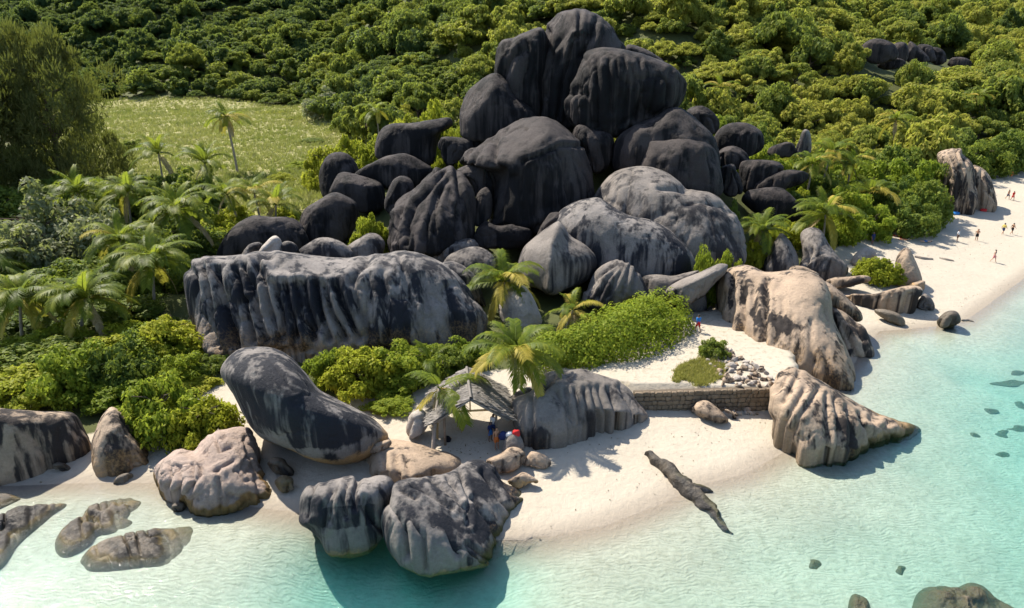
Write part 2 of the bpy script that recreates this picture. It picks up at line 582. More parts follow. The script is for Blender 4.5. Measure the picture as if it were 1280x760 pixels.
NV = {3: 400, 4: 1300, 5: 4300, 6: 15000, 7: 42000}
def lobe(outline, Y=None, zb=0.5, tf=None, tb=None, n=2.4, skew=0.0, sub=5, grooves=(), gd=0.25, gw=4.0, flute=0.4, ff=0.45, rough=0.8, dark=(), light=(), foot=None, seed=0, c=None, warm_h=0.0, warm_a=0.0, algae=0.0, stain=0.0, tilt=0.0, emb=0.75, facet=0.3, foot2=None, cols=0.42, sk=0.42):
    P = catmull(outline)
    # area centroid
    x, y = P[:, 0], P[:, 1]
    cr = x * np.roll(y, -1) - np.roll(x, -1) * y
    A = cr.sum() / 2
    if c is None:
        c = (((x + np.roll(x, -1)) * cr).sum() / (6 * A), ((y + np.roll(y, -1)) * cr).sum() / (6 * A))
    d = ray(*c)
    d = d / np.linalg.norm(d)
    if Y is not None:
        C = CAM + d * (Y / d[1])
    else:
        if foot is None:
            k = np.argmax(P[:, 1])
            foot = P[k]
        Fp = G(foot[0], foot[1], zb)
        C = CAM + d * ((Fp - CAM) @ d)
        hpx = np.ptp(P[:, 1])
        wpx = np.ptp(P[:, 0])
        mpp = ((Fp - CAM) @ d) / FPX
        C = C + d * ((0.5 if tf is None else tf) * min(hpx, wpx) * mpp * emb * (1 + skew) * 0.9)
    e1 = np.array([d[1], -d[0], 0])
    if foot2 is not None:
        F2p = G(foot2[0], foot2[1], zb)
        e1 = (F2p - Fp) * np.sign(F2p[0] - Fp[0])
    e1 /= np.linalg.norm(e1)
    nd = d - (d @ e1) * e1
    nd /= np.linalg.norm(nd)
    u = np.cross(e1, nd)
    dist = (C - CAM) @ d
    ring = []
    for px, py in P:
        r = ray(px, py)
        q = CAM + r * (((C - CAM) @ nd) / (r @ nd)) - C
        ring.append((q @ e1, q @ u))
    ring = np.array(ring)
    w = ring[:, 0].max() - ring[:, 0].min()
    h = ring[:, 1].max() - ring[:, 1].min()
    size = min(w, h)
    tf = 0.5 * size if tf is None else tf * size
    tb = 0.6 * size if tb is None else tb * size
    th, rad = radial(ring)
    S, F = ico(min(sub, 5))
    a, b, cc = S[:, 0], S[:, 1], 0.45 - S[:, 2]          # more vertices on the weathered face
    ln_ = np.sqrt(a * a + b * b + cc * cc)
    a, b, cc = a / ln_, b / ln_, cc / ln_
    F = F[:, ::-1]
    ang = np.arctan2(b, a)
    rr = np.interp(ang, np.append(th, math.pi), np.append(rad, rad[0]))
    rho = np.sqrt(a * a + b * b)
    rp = rho ** (2 / n)
    ca = np.abs(cc) ** (2 / n)
    lx, ly = rr * rp * np.cos(ang), rr * rp * np.sin(ang)
    vv = ly / (h / 2)
    uu = lx / (w / 2)
    front = cc > 0
    # the lower half keeps its depth down to the ground, so that the rock stands in the sand instead of rolling on it
    low = emb * sstep(0.0, 0.75, -vv)
    hx = np.clip(rp * np.abs(np.cos(ang)), 0, 1)
    prof = np.where(front, ca * (1 - low) + low * (1 - hx ** n) ** (1 / n), ca)
    t = np.where(front, tf * prof * np.clip(1 - skew * vv + tilt * uu, 0.08, 4), -tb * ca)
    kz = np.where(front, 1 - t / dist, 1.0)
    V = C + np.outer(lx * kz, e1) + np.outer(ly * kz, u) - np.outer(t, d)
    if facet > 0:
        gg = np.random.default_rng(seed * 7 + 1)
        cen = V.mean(0)
        Q = V - cen
        for _ in range(9):
            pn = gg.normal(size=3)
            pn[2] = abs(pn[2]) * 0.8
            pn /= np.linalg.norm(pn)
            s_ = Q @ pn
            lim = s_.max() * gg.uniform(0.80, 0.93)
            ov = np.clip(s_ - lim, 0, None)
            Q = Q - np.outer(ov * facet, pn)
        V = cen + Q
    nrm = vnormals(V, F)
    if (nrm * (V - V.mean(0))).sum() < 0:
        F = F[:, ::-1]
    V, F = remesh(V, F, NV[sub])
    nrm = vnormals(V, np.concatenate([F[:, :3], F[:, [0, 2, 3]]]))
    # take the voxel steps out
    e = np.concatenate([F[:, [0, 1]], F[:, [1, 2]], F[:, [2, 3]], F[:, [3, 0]]])
    for _ in range(3):
        acc = np.zeros_like(V)
        cnt = np.zeros(len(V))
        np.add.at(acc, e[:, 0], V[e[:, 1]])
        np.add.at(cnt, e[:, 0], 1)
        V = 0.5 * V + 0.5 * acc / np.maximum(cnt, 1)[:, None]
    nrm = vnormals(V, np.concatenate([F[:, :3], F[:, [0, 2, 3]]]))
    rel = V - C
    t = -(rel @ nd)
    vv = (rel @ u) / (h / 2)
    cc = -(nrm @ d)
    sd = seed * 13 + 5
    rim = 1 - 0.7 * np.exp(-(np.abs(t) / (0.18 * size)) ** 2)
    Q = V / size
    disp = (fbm(Q * 2.2, 4, sd) - 0.5) * 0.10 * size * rough * rim
    disp += (fbm(Q * 9.0, 3, sd + 50) - 0.5) * 0.016 * size * rough
    ck = np.abs(fbm(Q * 3.1 + 11, 3, sd + 61) - 0.5)
    disp -= 0.02 * size * rough * np.exp(-(ck / 0.018) ** 2) * (fbm(Q * 1.4, 2, sd + 64) > 0.52)
    # runnels: grooves that run down the steep faces
    if flute:
        wob = (fbm(V * 0.2, 2, sd + 7) - 0.5) * 0.8
        q = np.stack([V[:, 0] * ff + wob, V[:, 1] * ff + wob, V[:, 2] * ff * 0.035], 1)
        g = noise3(q, sd + 9)
        ridg = 1 - np.abs(2 * g - 1)
        g2 = 1 - np.abs(2 * noise3(q * 2.3 + 3.3, sd + 12) - 1)
        st = sstep(0.05, 0.75, 1 - nrm[:, 2]) * (0.35 + 0.65 * rim)
        disp -= flute * st * (1.15 * ridg ** 6 + 0.55 * g2 ** 6)
        rill = 1 - np.abs(2 * noise3(q * 5.1 + 8.8, sd + 15) - 1)
        disp -= 0.16 * flute * st * rill ** 3
        colv = cols * st * (sstep(0.40, 0.60, g) - 0.5) * 2 + 0.5 * cols * st * (sstep(0.4, 0.6, noise3(q * 2.3 + 3.3, sd + 12)) - 0.5) * 2
    if len(grooves):
        px, py = project(V)
        fr = sstep(-0.25, 0.15, cc)
        for gr in grooves:
            kw = gw
            kd = gd
            ln = gr
            if isinstance(gr, dict):
                ln, kw, kd = gr['l'], gr.get('w', gw), gr.get('d', gd)
            dd = seg_dist(px, py, ln)
            disp -= kd * np.exp(-1.25 * dd / kw) * fr
            disp += 0.3 * kd * np.exp(-((dd - 2.4 * kw) / (1.5 * kw)) ** 2) * fr
    V = V + nrm * disp[:, None]
    if Y is None and emb > 0.5 and sub > 4:
        und = (nrm[:, 2] < -0.4) & (vv < 0.1)
        V[und, 2] = np.minimum(V[und, 2], zb - 2.6)
    stv = np.full(len(V), float(stain)) + (colv if flute else 0)
    if len(dark) or len(light):  # traced tone: film patches, plus sunlit and shaded faces put into colour
        px, py = project(V)
        fr = (cc > -0.1)
        jx = (fbm(V * 1.3, 3, sd + 70) - 0.5) * 4
        for pol in dark:
            stv += sk * inside(px + jx, py + jx * 0.4, pol) * fr
        for pol in light:
            stv -= sk * inside(px + jx, py + jx * 0.4, pol) * fr
    zmin = V[:, 2].min() if Y is not None else zb
    wz_ = V[:, 2] - zmin + (fbm(V * 0.8, 3, sd + 90) - 0.5) * 1.2
    wv_ = warm_a * (1 - sstep(warm_h * 0.5, warm_h * 1.2 + 0.01, wz_)) if warm_h else np.zeros(len(V))
    al = algae * (1 - sstep(0.15, 0.75, V[:, 2] + (fbm(V * 1.5, 2, sd + 33) - 0.5) * 0.6))
    return V, F, stv, wv_, al, size

ROCKS = 0
def rock(name, label, style, lobes, group=None, **kw):
    global ROCKS
    ROCKS += 1
    if not isinstance(lobes[0], dict):
        lobes = [dict(o=lobes)]
    Vs, Fs, st, wm, al, off = [], [], [], [], [], 0
    for i, lb in enumerate(lobes):
        k = dict(kw)
        k.update(lb)
        o = k.pop('o')
        k.setdefault('seed', ROCKS * 3 + i)
        V, F, s, w_, a_, size = lobe(o, **k)
        Vs.append(V); Fs.append(F + off); st.append(s); wm.append(w_); al.append(a_)
        off += len(V)
    V = np.concatenate(Vs)
    base = np.array([V[:, 0].mean(), V[:, 1].mean(), V[:, 2].min()])
    me = new_mesh(name, V - base, np.concatenate(Fs), M[style])
    fattr(me, 'stain', np.concatenate(st))
    fattr(me, 'warm', np.concatenate(wm))
    fattr(me, 'algae', np.concatenate(al))
    o = add(name, me, loc=base)
    tag(o, label, 'boulder', group)
    return o

def c4(x0, y0, pts, s=4.0):
    return [(x0 + a / s, y0 + b / s) for a, b in pts]

# ---- the big runnelled wall boulder
BWG = [c4(220, 250, g) for g in [
    [(405, 330), (388, 420), (405, 560), (450, 690)], [(430, 360), (462, 520), (505, 690)], [(490, 420), (525, 560), (535, 690)],
    [(545, 420), (575, 560), (600, 690)], [(600, 420), (630, 600), (690, 690)], [(640, 420), (655, 520), (700, 650)], [(700, 420), (722, 560), (765, 690)], [(740, 430), (775, 560), (850, 690)],
    [(800, 430), (850, 580), (915, 690)], [(200, 350), (235, 520), (300, 720)], [(140, 340), (172, 560), (222, 740)], [(90, 360), (122, 560), (190, 720)],
    [(300, 350), (345, 520), (390, 700)], [(345, 340), (370, 440)]]]
BWG += [dict(l=c4(220, 250, [(880, 400), (900, 500), (960, 680)]), w=5, d=0.55), dict(l=c4(220, 250, [(1030, 360), (1048, 500), (1062, 690)]), w=3.5, d=0.4),
        dict(l=c4(220, 250, [(960, 380), (978, 560), (990, 690)]), w=3, d=0.25), dict(l=c4(220, 250, [(1120, 285), (1160, 440), (1225, 700)]), w=3, d=0.35),
        dict(l=c4(220, 250, [(880, 400), (930, 340), (960, 300)]), w=4, d=0.45), dict(l=c4(220, 250, [(405, 330), (430, 300), (470, 280)]), w=4, d=0.4),
        dict(l=c4(460, 250, [(270, 380), (330, 640)]), w=3, d=0.2), dict(l=c4(460, 250, [(400, 440), (470, 700)]), w=4, d=0.25)]
BWD = [c4(220, 250, p) for p in [[(80, 350), (190, 320), (400, 320), (380, 420), (400, 560), (420, 700), (330, 730), (250, 700), (120, 560)],
      [(480, 420), (590, 410), (640, 660), (560, 690), (530, 560)], [(640, 410), (700, 420), (760, 690), (690, 650)], [(740, 420), (800, 430), (930, 690), (800, 690)],
      [(425, 345), (480, 345), (480, 385), (430, 370)], [(555, 320), (630, 320), (620, 370), (560, 370)], [(720, 345), (770, 345), (765, 400), (720, 400)], [(645, 295), (690, 295), (680, 330), (645, 330)]]]
BWL = [c4(220, 250, p) for p in [[(885, 420), (960, 400), (990, 640), (940, 640)], [(385, 430), (430, 400), (520, 520), (520, 660), (440, 640)], [(60, 360), (130, 320), (400, 275), (430, 310), (200, 320)],
      [(430, 300), (700, 290), (860, 310), (800, 390), (500, 410)]]]
BW = [(232, 350), (237, 337), (260, 321), (285, 320), (320, 316), (350, 314), (410, 321), (440, 322), (465, 319), (495, 315), (520, 315), (547, 325), (567, 337),
      (585, 357), (600, 380), (611, 396), (607, 415), (595, 436), (565, 448), (520, 447), (470, 444), (420, 448), (370, 450), (320, 453), (285, 462), (265, 474), (253, 450), (244, 410), (236, 380)]
rock('boulder', 'huge long wall-like boulder streaked by dark runnels beside the palm grove', 'wall', [dict(o=BW)], zb=1.9, foot=(330, 455), foot2=(565, 449), tf=0.50, tb=0.75, n=2.75, skew=0.05, sub=7,
     grooves=BWG, gd=1.1, gw=3.8, cols=0.40, sk=0.32, flute=0.5, facet=0.0, ff=0.45, dark=BWD, light=BWL, emb=0.9, warm_h=3.0, warm_a=0.42, rough=0.45)

# ---- the seal-shaped boulder on the sand
SEAL = [(274, 465), (282, 450), (300, 436), (325, 434), (347, 437), (367, 449), (382, 465), (400, 487), (420, 497), (445, 510), (467, 522), (485, 540), (486, 549), (462, 573), (420, 581), (385, 573), (360, 561), (330, 550), (312, 532), (297, 505), (285, 485)]
rock('boulder', 'smooth seal-shaped dark boulder leaning over the sand beside the pale ledge', 'wall', [dict(o=SEAL, c=(375, 512))], zb=0.7, emb=0.45, tf=0.62, tb=0.62, n=2.2, sub=6, flute=0.07, facet=0.0, rough=0.45,
     dark=[c4(260, 400, [(120, 200), (200, 170), (330, 190), (420, 330), (600, 400), (860, 500), (800, 580), (640, 640), (430, 640), (330, 560), (230, 470), (150, 330)])],
     light=[c4(260, 400, [(200, 240), (280, 230), (300, 300), (220, 300)]), c4(260, 400, [(210, 540), (420, 640), (640, 650), (900, 560), (890, 620), (640, 730), (280, 620)])], warm_h=1.7, warm_a=1.0,
     grooves=[c4(260, 400, [(290, 180), (370, 280), (430, 360)])], gd=0.12, gw=3)

# ---- the two shell-shaped boulders standing in the water in front
F1 = [(376, 640), (377, 620), (387, 607), (405, 604), (420, 600), (435, 597), (452, 600), (472, 594), (490, 597), (497, 615), (486, 640), (480, 665), (472, 682), (460, 693), (440, 698), (420, 698), (407, 691), (397, 672), (376, 654)]
F1G = [c4(360, 540, g) for g in [[(130, 270), (95, 340), (85, 430)], [(220, 290), (185, 370), (180, 480)], [(245, 280), (215, 360), (205, 450)], [(300, 260), (275, 340), (290, 420)], [(380, 330), (380, 380), (430, 450), (470, 490)], [(350, 240), (330, 310), (330, 380)]]]
rock('boulder', 'rounded grey shell-like boulder overhanging clear water, nearest the seal-shaped boulder', 'wall', [dict(o=F1)], zb=-0.5, emb=0.35, tf=0.55, tb=0.6, n=2.3, skew=-0.25, sub=6, facet=0.0, grooves=F1G, gd=0.34, gw=3.0, flute=0.14, ff=0.8, rough=0.15,
     stain=-0.28, warm_h=0.9, warm_a=0.7, algae=0.35, dark=[c4(360, 540, [(180, 380), (440, 360), (440, 460), (220, 490), (90, 450)])])
F2A = [(487, 640), (490, 615), (497, 601), (535, 596), (560, 592), (577, 582), (585, 576), (602, 575), (620, 585), (632, 602), (647, 612), (663, 620), (648, 632), (634, 650), (627, 668), (618, 684), (610, 704), (580, 700), (540, 690), (505, 670)]
F2B = c4(360, 540, [(463, 450), (475, 385), (515, 362), (560, 385), (630, 362), (720, 390), (800, 430), (870, 465), (893, 530), (925, 580), (1012, 655), (960, 685), (850, 702), (760, 716), (690, 718), (600, 692), (540, 642), (490, 570)])
F2AG = [c4(360, 540, g) for g in [[(620, 270), (700, 300), (820, 380)], [(720, 240), (800, 300), (880, 380)], [(560, 290), (640, 330)], [(860, 200), (900, 330), (900, 460)], [(900, 560), (1000, 640)], [(1040, 200), (1120, 300), (1190, 320)],
        [(970, 200), (1060, 330), (1110, 390)], [(920, 330), (1010, 450), (1050, 530)], [(800, 240), (870, 330)]]]
F2BG = [dict(l=c4(360, 540, [(560, 385), (580, 480), (590, 620)]), w=3.6, d=0.42), dict(l=c4(360, 540, [(610, 390), (680, 520), (690, 690)]), w=3.4, d=0.36), dict(l=c4(360, 540, [(720, 390), (800, 480), (850, 610)]), w=3.6, d=0.45), dict(l=c4(360, 540, [(800, 430), (850, 500), (880, 560)]), w=2.6, d=0.14)]
rock('boulder', 'large fan-backed boulder with a smooth grey shell-shaped front standing in the shallows', 'wall', [
     dict(o=F2A, emb=0.5, zb=-0.1, foot=(560, 696), foot2=(650, 634), tf=0.34, tb=0.5, n=2.3, skew=0.45, tilt=-0.55, grooves=F2AG, gd=0.3, gw=2.8, dark=[c4(360, 540, [(870, 170), (970, 140), (1090, 250), (1190, 310), (1090, 380), (980, 560), (890, 500), (900, 330)])], algae=1.0, warm_h=1.6, warm_a=0.35),  # dark polygon: shade on the right side, put into the colour
     dict(o=F2B, zb=-0.5, emb=0.4, tf=0.62, tb=0.8, n=2.2, grooves=F2BG, skew=-0.1, stain=-0.45, warm_h=0.8, warm_a=0.6)],
     sub=6, facet=0.0, flute=0.10, ff=0.9, rough=0.15)
rock('boulder', 'dark spiky rock finger running from the fan-backed boulder towards the hut', 'tan', [dict(o=[(606, 576), (622, 568), (640, 558), (660, 565), (657, 582), (630, 596), (615, 590)])], zb=0.6, tf=0.5, sub=4, dark=[[(620, 575), (655, 568), (655, 582), (630, 596)]], stain=0.2)
rock('boulder', 'small dark pointed rock half sunk in sand above the fan-backed boulder tip', 'tan', [dict(o=[(630, 604), (645, 594), (657, 590), (677, 603), (664, 607), (650, 613)])], zb=0.5, tf=0.4, sub=4, warm_h=0.6, warm_a=0.8)
rock('boulder', 'low pale jagged rock on sand under the folded grey boulder', 'tan', [dict(o=[(653, 583), (660, 566), (672, 565), (692, 575), (686, 585), (668, 588)])], zb=0.6, tf=0.4, sub=4)
rock('boulder', 'pale tan ledge boulder with a fluted front below the thatched hut', 'tan', [dict(o=[(456, 592), (457, 566), (462, 558), (480, 549), (510, 551), (535, 559), (578, 572), (580, 590), (545, 596), (520, 601), (485, 599), (460, 599)])], zb=0.5, tf=1.1, tb=1.0, n=2.8, skew=0.55, flute=0.25, ff=1.1, sub=5, stain=-0.25, warm_h=0.8, warm_a=0.3,
     grooves=[c4(360, 540, g) for g in [[(480, 110), (490, 210)], [(540, 120), (545, 210)], [(590, 140), (610, 215)]]], gd=0.25, gw=2.5)
rock('boulder', 'flat tan cap stone lying on the corner of the pale ledge', 'tan', [dict(o=[(459, 567), (462, 559), (471, 553), (490, 549), (489, 557), (474, 567)])], zb=1.6, tf=0.6, sub=4, stain=-0.2)

# ---- right-hand boulders on the shore
RRO = [(896, 378), (896, 350), (907, 339), (925, 331), (942, 333), (956, 340), (980, 338), (995, 336), (1017, 341), (1032, 352), (1040, 372), (1042, 395), (1052, 420), (1066, 450), (1071, 472), (1071, 492), (1050, 488), (1022, 476), (985, 463), (960, 458), (927, 446), (912, 428), (900, 420), (897, 398)]
RRG = [dict(l=c4(860, 300, g), w=3.2, d=0.55) for g in [[(222, 190), (213, 330), (203, 470)], [(282, 230), (268, 380), (252, 540)], [(398, 215), (385, 400), (372, 600)]]]
RRG += [c4(860, 300, g) for g in [[(170, 200), (165, 330)], [(330, 200), (325, 300), (350, 420)], [(430, 250), (440, 400)], [(515, 380), (515, 520), (520, 620)], [(620, 400), (610, 520), (640, 640)], [(560, 420), (560, 600)], [(690, 540), (700, 660)], [(470, 300), (480, 420)]]]
RRF1 = c4(860, 300, [(625, 215), (690, 205), (760, 255), (830, 318), (876, 375), (866, 408), (820, 405), (740, 360), (690, 320)])
RRF2 = c4(860, 300, [(690, 330), (760, 350), (840, 410), (885, 440), (912, 500), (940, 562), (925, 600), (858, 612), (850, 690), (840, 770), (800, 770), (740, 700), (730, 560), (745, 460)])
rock('boulder', 'massive tan boulder with deep dark runnels and drooping flaps at the water edge', 'tan', [
     dict(o=RRO, sk=0.75, facet=0.0, zb=1.0, foot=(927, 446), foot2=(1068, 490), tf=0.62, tb=0.9, n=2.7, skew=0.30, sub=6, grooves=RRG, gd=0.2, gw=3,
          dark=[c4(860, 300, p) for p in [[(200, 200), (235, 200), (215, 470), (195, 460)], [(262, 230), (300, 230), (275, 500), (245, 520)], [(370, 210), (410, 215), (395, 560), (350, 560), (300, 380), (330, 300)], [(400, 330), (480, 330), (520, 420), (500, 480), (400, 420)]]],
          light=[c4(860, 300, p) for p in [[(480, 180), (640, 190), (740, 440), (720, 640), (620, 400), (520, 340)], [(270, 340), (360, 440), (350, 560), (280, 540)]]]),  # first light polygon: sunlit slope left of the flaps, put into colour
     dict(o=RRF1, Y=62.5, tf=0.5, tb=0.9, stain=0.35, sub=5, n=2.2),  # both flaps darkened in colour where the right side is shaded
     dict(o=RRF2, Y=58.5, tf=0.35, tb=1.0, stain=0.45, sub=5, n=2.4, skew=0.2, grooves=[c4(860, 300, [(770, 420), (850, 600)]), c4(860, 300, [(760, 380), (840, 430), (880, 500)])], gd=0.3, gw=2.5)],
     flute=0.25, ff=0.6, rough=0.35, warm_h=2.5, warm_a=0.4)
rock('boulder', 'small tan knob of rock on the far shoulder of the massive tan boulder', 'tan', [dict(o=[(985, 343), (988, 333), (1000, 332), (1012, 336), (1026, 345), (1005, 350)])], Y=72, sub=4)
FRO = [(960, 512), (967, 465), (982, 461), (1005, 464), (1025, 477), (1050, 490), (1075, 505), (1100, 520), (1120, 527), (1146, 531), (1155, 541), (1130, 547), (1105, 554), (1070, 565), (1035, 566), (1002, 571), (990, 556), (975, 534)]
FRG = [c4(880, 440, g) for g in [[(500, 200), (440, 300), (385, 380)], [(570, 190), (470, 330), (425, 430)], [(605, 230), (618, 380), (628, 490)], [(645, 240), (672, 380), (680, 490)], [(705, 280), (742, 400), (742, 490)], [(780, 310), (832, 400), (852, 470)], [(835, 330), (910, 380), (917, 440)], [(920, 360), (945, 430)], [(430, 110), (370, 200)], [(470, 110), (400, 250)], [(400, 100), (350, 160)]]]
rock('boulder', 'fan-shaped tan boulder with radiating folds tapering into the sea', 'tan', [dict(o=FRO, c=(1030, 522))], zb=-0.1, foot=(1002, 571), foot2=(1148, 543), tf=0.75, tb=0.9, n=2.5, skew=0.3, tilt=-0.3, sub=6, grooves=FRG, gd=0.30, gw=3.0, flute=0.16, ff=0.6, rough=0.8, algae=0.9, warm_h=1.0, warm_a=0.6,
     dark=[c4(880, 440, p) for p in [[(560, 230), (620, 300), (640, 490), (520, 490), (520, 400)], [(690, 290), (750, 380), (745, 480), (690, 480)], [(580, 150), (680, 190), (900, 320), (860, 320), (700, 240)]]])
rock('boulder', 'low wedge of grey-tan rock on sand in front of the retaining wall', 'tan', [dict(o=[(860, 513), (868, 503), (882, 500), (895, 508), (913, 526), (897, 534), (887, 529), (872, 523)])], zb=0.55, tf=0.6, sub=4, skew=0.3)
rock('boulder', 'thin rock sliver in sand beside the low wedge rock', 'tan', [dict(o=[(903, 512), (910, 511), (924, 523), (915, 522)])], zb=0.6, tf=0.5, sub=3)
FDO = [(637, 502), (650, 494), (665, 490), (682, 467), (705, 464), (727, 461), (745, 467), (770, 475), (785, 485), (800, 502), (816, 521), (792, 522), (770, 523), (740, 530), (717, 539), (710, 543), (685, 552), (657, 551), (643, 535)]
FDG = [c4(600, 440, g) for g in [[(265, 230), (255, 435)], [(380, 200), (430, 280), (447, 400)], [(425, 190), (470, 385)], [(475, 190), (505, 365)], [(555, 180), (600, 340)], [(590, 180), (640, 330)], [(640, 190), (695, 325)], [(700, 170), (790, 325)], [(520, 190), (550, 350)], [(300, 210), (380, 120)]]]
rock('boulder', 'folded grey boulder like draped cloth on sand between hut and retaining wall', 'grey', [dict(o=FDO)], zb=0.9, foot=(685, 552), foot2=(814, 521), tf=0.62, tb=0.8, n=2.6, skew=0.3, sub=6, grooves=FDG, gd=0.30, gw=2.8, flute=0.15, ff=0.9, rough=0.5, stain=-0.15, warm_h=0.9, warm_a=0.3)

# ---- the dark boulder tower and the pile around it
B = 'black'
def rk(label, style, o, Y, **kw):
    kw.setdefault('sub', 5)
    kw.setdefault('facet', 0.6 if style == 'black' else 0.3)
    return rock('boulder', label, style, [dict(o=o)], Y=Y, **kw)
rk('tallest dark dome at the top of the boulder tower', B, c4(560, 0, [(488, 125), (540, 70), (600, 52), (690, 52), (750, 80), (820, 130), (850, 190), (900, 240), (930, 330), (860, 480), (700, 640), (560, 700), (440, 620), (420, 440), (455, 300), (478, 200)]), 106, tf=0.55, tb=0.6, n=2.7, flute=0.8, ff=0.22, cols=0.4, rough=0.6, sub=6, skew=-0.1,
   light=[c4(560, 0, [(560, 40), (700, 45), (740, 110), (620, 130), (580, 90)]), c4(560, 0, [(540, 210), (640, 180), (640, 290), (560, 330)])], stain=0.1,
   grooves=[dict(l=c4(560, 0, p), w=2.6, d=0.7) for p in [[(620, 180), (590, 300), (560, 420), (540, 600)], [(500, 150), (490, 300), (470, 480)], [(740, 100), (720, 190), (660, 280)], [(660, 70), (640, 180)]]])
rk('dark upright shoulder on the side of the tower, against the tallest dome', B, c4(560, 0, [(232, 380), (236, 265), (285, 190), (370, 168), (420, 135), (480, 118), (515, 180), (500, 300), (470, 450), (450, 600), (360, 600), (290, 520), (255, 450)]), 104, tf=0.5, tb=0.7, n=2.6, flute=0.5, ff=0.3, rough=0.7,
   grooves=[dict(l=c4(560, 0, [(380, 240), (310, 300), (275, 390), (270, 500)]), w=4, d=0.7), dict(l=c4(560, 0, [(330, 170), (300, 230), (300, 260)]), w=4, d=0.5)])
rk('lowest bulging dark boulder at the field side of the tower', B, c4(560, 0, [(60, 650), (58, 560), (90, 460), (150, 410), (230, 365), (290, 400), (330, 480), (430, 545), (470, 640), (380, 720), (180, 730), (80, 700)]), 101, tf=0.55, tb=0.8, n=2.6, flute=0.2, ff=0.3, stain=0.1)
rk('broad dark block with pale vertical streaks leaning on the tower', B, c4(560, 0, [(640, 300), (700, 255), (770, 237), (850, 240), (950, 262), (1050, 295), (1120, 335), (1180, 390), (1197, 432), (1160, 530), (1080, 590), (930, 640), (830, 690), (700, 670), (610, 620), (572, 540), (568, 480), (605, 440), (628, 370)]), 97, tf=0.5, tb=0.7, n=2.9, flute=0.55, ff=0.3, cols=0.4, rough=0.6, sub=6, skew=-0.1,
   grooves=[dict(l=c4(560, 0, [(690, 470), (640, 460), (600, 470)]), w=4, d=0.6), dict(l=c4(560, 0, [(700, 330), (690, 480), (720, 620)]), w=5, d=0.5), c4(560, 0, [(1045, 400), (1010, 580)]), c4(560, 0, [(800, 300), (810, 560)]), c4(560, 0, [(880, 290), (900, 460), (880, 620)]), c4(560, 0, [(960, 300), (975, 460), (940, 610)]), c4(560, 0, [(1110, 360), (1100, 500)]), c4(560, 0, [(740, 300), (750, 640)])], gd=0.5, gw=2.6)
rk('thin dark slab showing behind the broad streaked block', B, c4(560, 0, [(860, 240), (900, 222), (960, 235), (1040, 275), (1100, 330), (1000, 380), (880, 330)]), 106, tb=0.8)
rk('wide dark boulder below the broad streaked block', B, c4(680, 130, [(335, 200), (370, 130), (420, 95), (540, 70), (620, 20), (680, 15), (740, 50), (800, 110), (860, 180), (885, 300), (895, 450), (700, 470), (560, 400), (430, 370), (340, 330)]), 91, tf=0.5, tb=0.8, n=2.5, flute=0.35, ff=0.35, light=[c4(680, 130, [(430, 150), (500, 150), (490, 200), (440, 190)]), c4(680, 130, [(660, 120), (720, 120), (740, 165), (660, 160)])])
rk('blocky dark boulder with a pale diagonal vein above the round grey boulder', B, c4(680, 130, [(468, 310), (505, 195), (580, 180), (700, 168), (780, 188), (855, 190), (880, 300), (897, 450), (800, 470), (600, 420), (500, 380)]), 86.5, tf=0.45, tb=0.8, n=3.2, flute=0.3, ff=0.4, stain=-0.12, skew=0.1,
   light=[c4(680, 130, [(650, 180), (670, 180), (740, 340), (725, 345)]), c4(680, 130, [(500, 200), (620, 190), (600, 290), (480, 290)])])
rk('dark wedge jammed between the central dome and the wide dark boulder', B, c4(680, 130, [(125, 135), (180, 102), (250, 125), (342, 155), (345, 260), (300, 340), (240, 340), (190, 240)]), 93, tb=0.8, n=2.6)
M1 = [(611, 284), (611, 250), (616, 225), (606, 207), (588, 206), (570, 204), (580, 189), (605, 178), (620, 167), (642, 152), (660, 144), (675, 143), (690, 147), (712, 163), (727, 180), (738, 202), (743, 228), (742, 255), (725, 280), (700, 290), (660, 295), (630, 293)]
rk('broad central dark dome with a curved crack in the boulder pile', B, M1, 87, tf=0.62, tb=0.8, n=2.5, sub=6, flute=0.55, ff=0.28, rough=0.8, skew=0.05, c=(675, 220), stain=-0.03,
   grooves=[dict(l=[(655, 201), (680, 191), (700, 181), (727, 182)], w=2.2, d=0.45), dict(l=c4(380, 130, [(960, 170), (950, 300), (990, 330), (960, 480), (930, 570)]), w=4, d=0.7), dict(l=c4(380, 130, [(1090, 290), (1080, 420), (1100, 580)]), w=4, d=0.5), dict(l=c4(380, 130, [(1150, 330), (1140, 430), (1150, 560)]), w=4, d=0.5), dict(l=c4(380, 130, [(1010, 330), (980, 450), (980, 560)]), w=3, d=0.4)]
   + [c4(380, 130, [(a, 180), (a - 60, 230), (a - 100, 300)]) for a in (820, 860, 900, 940)], gd=0.3, gw=2.0,
   light=[c4(380, 130, [(1030, 100), (1180, 55), (1280, 90), (1290, 190), (1120, 280), (1010, 330), (1010, 220)])])
M2 = [(481, 312), (485, 270), (497, 252), (520, 230), (537, 215), (552, 207), (558, 211), (565, 208), (580, 220), (593, 235), (596, 255), (594, 280), (588, 305), (530, 322), (505, 322)]
M2G = [c4(380, 130, g) for g in [[(690, 320), (600, 380), (520, 480), (470, 560), (450, 680)], [(710, 340), (640, 420), (560, 500), (520, 600), (510, 700)], [(720, 380), (660, 450), (630, 560), (600, 680)], [(640, 340), (540, 420), (460, 520)], [(760, 340), (780, 480), (770, 660)], [(690, 420), (660, 520), (650, 640)], [(580, 400), (500, 500), (480, 600)]]]
rk('dark ridged boulder like melted wax in the middle of the pile', B, M2, 79, tf=0.7, tb=0.7, n=2.2, sub=6, flute=0.45, ff=0.6, skew=0.45, grooves=M2G, gd=0.55, gw=2.6, rough=0.8)
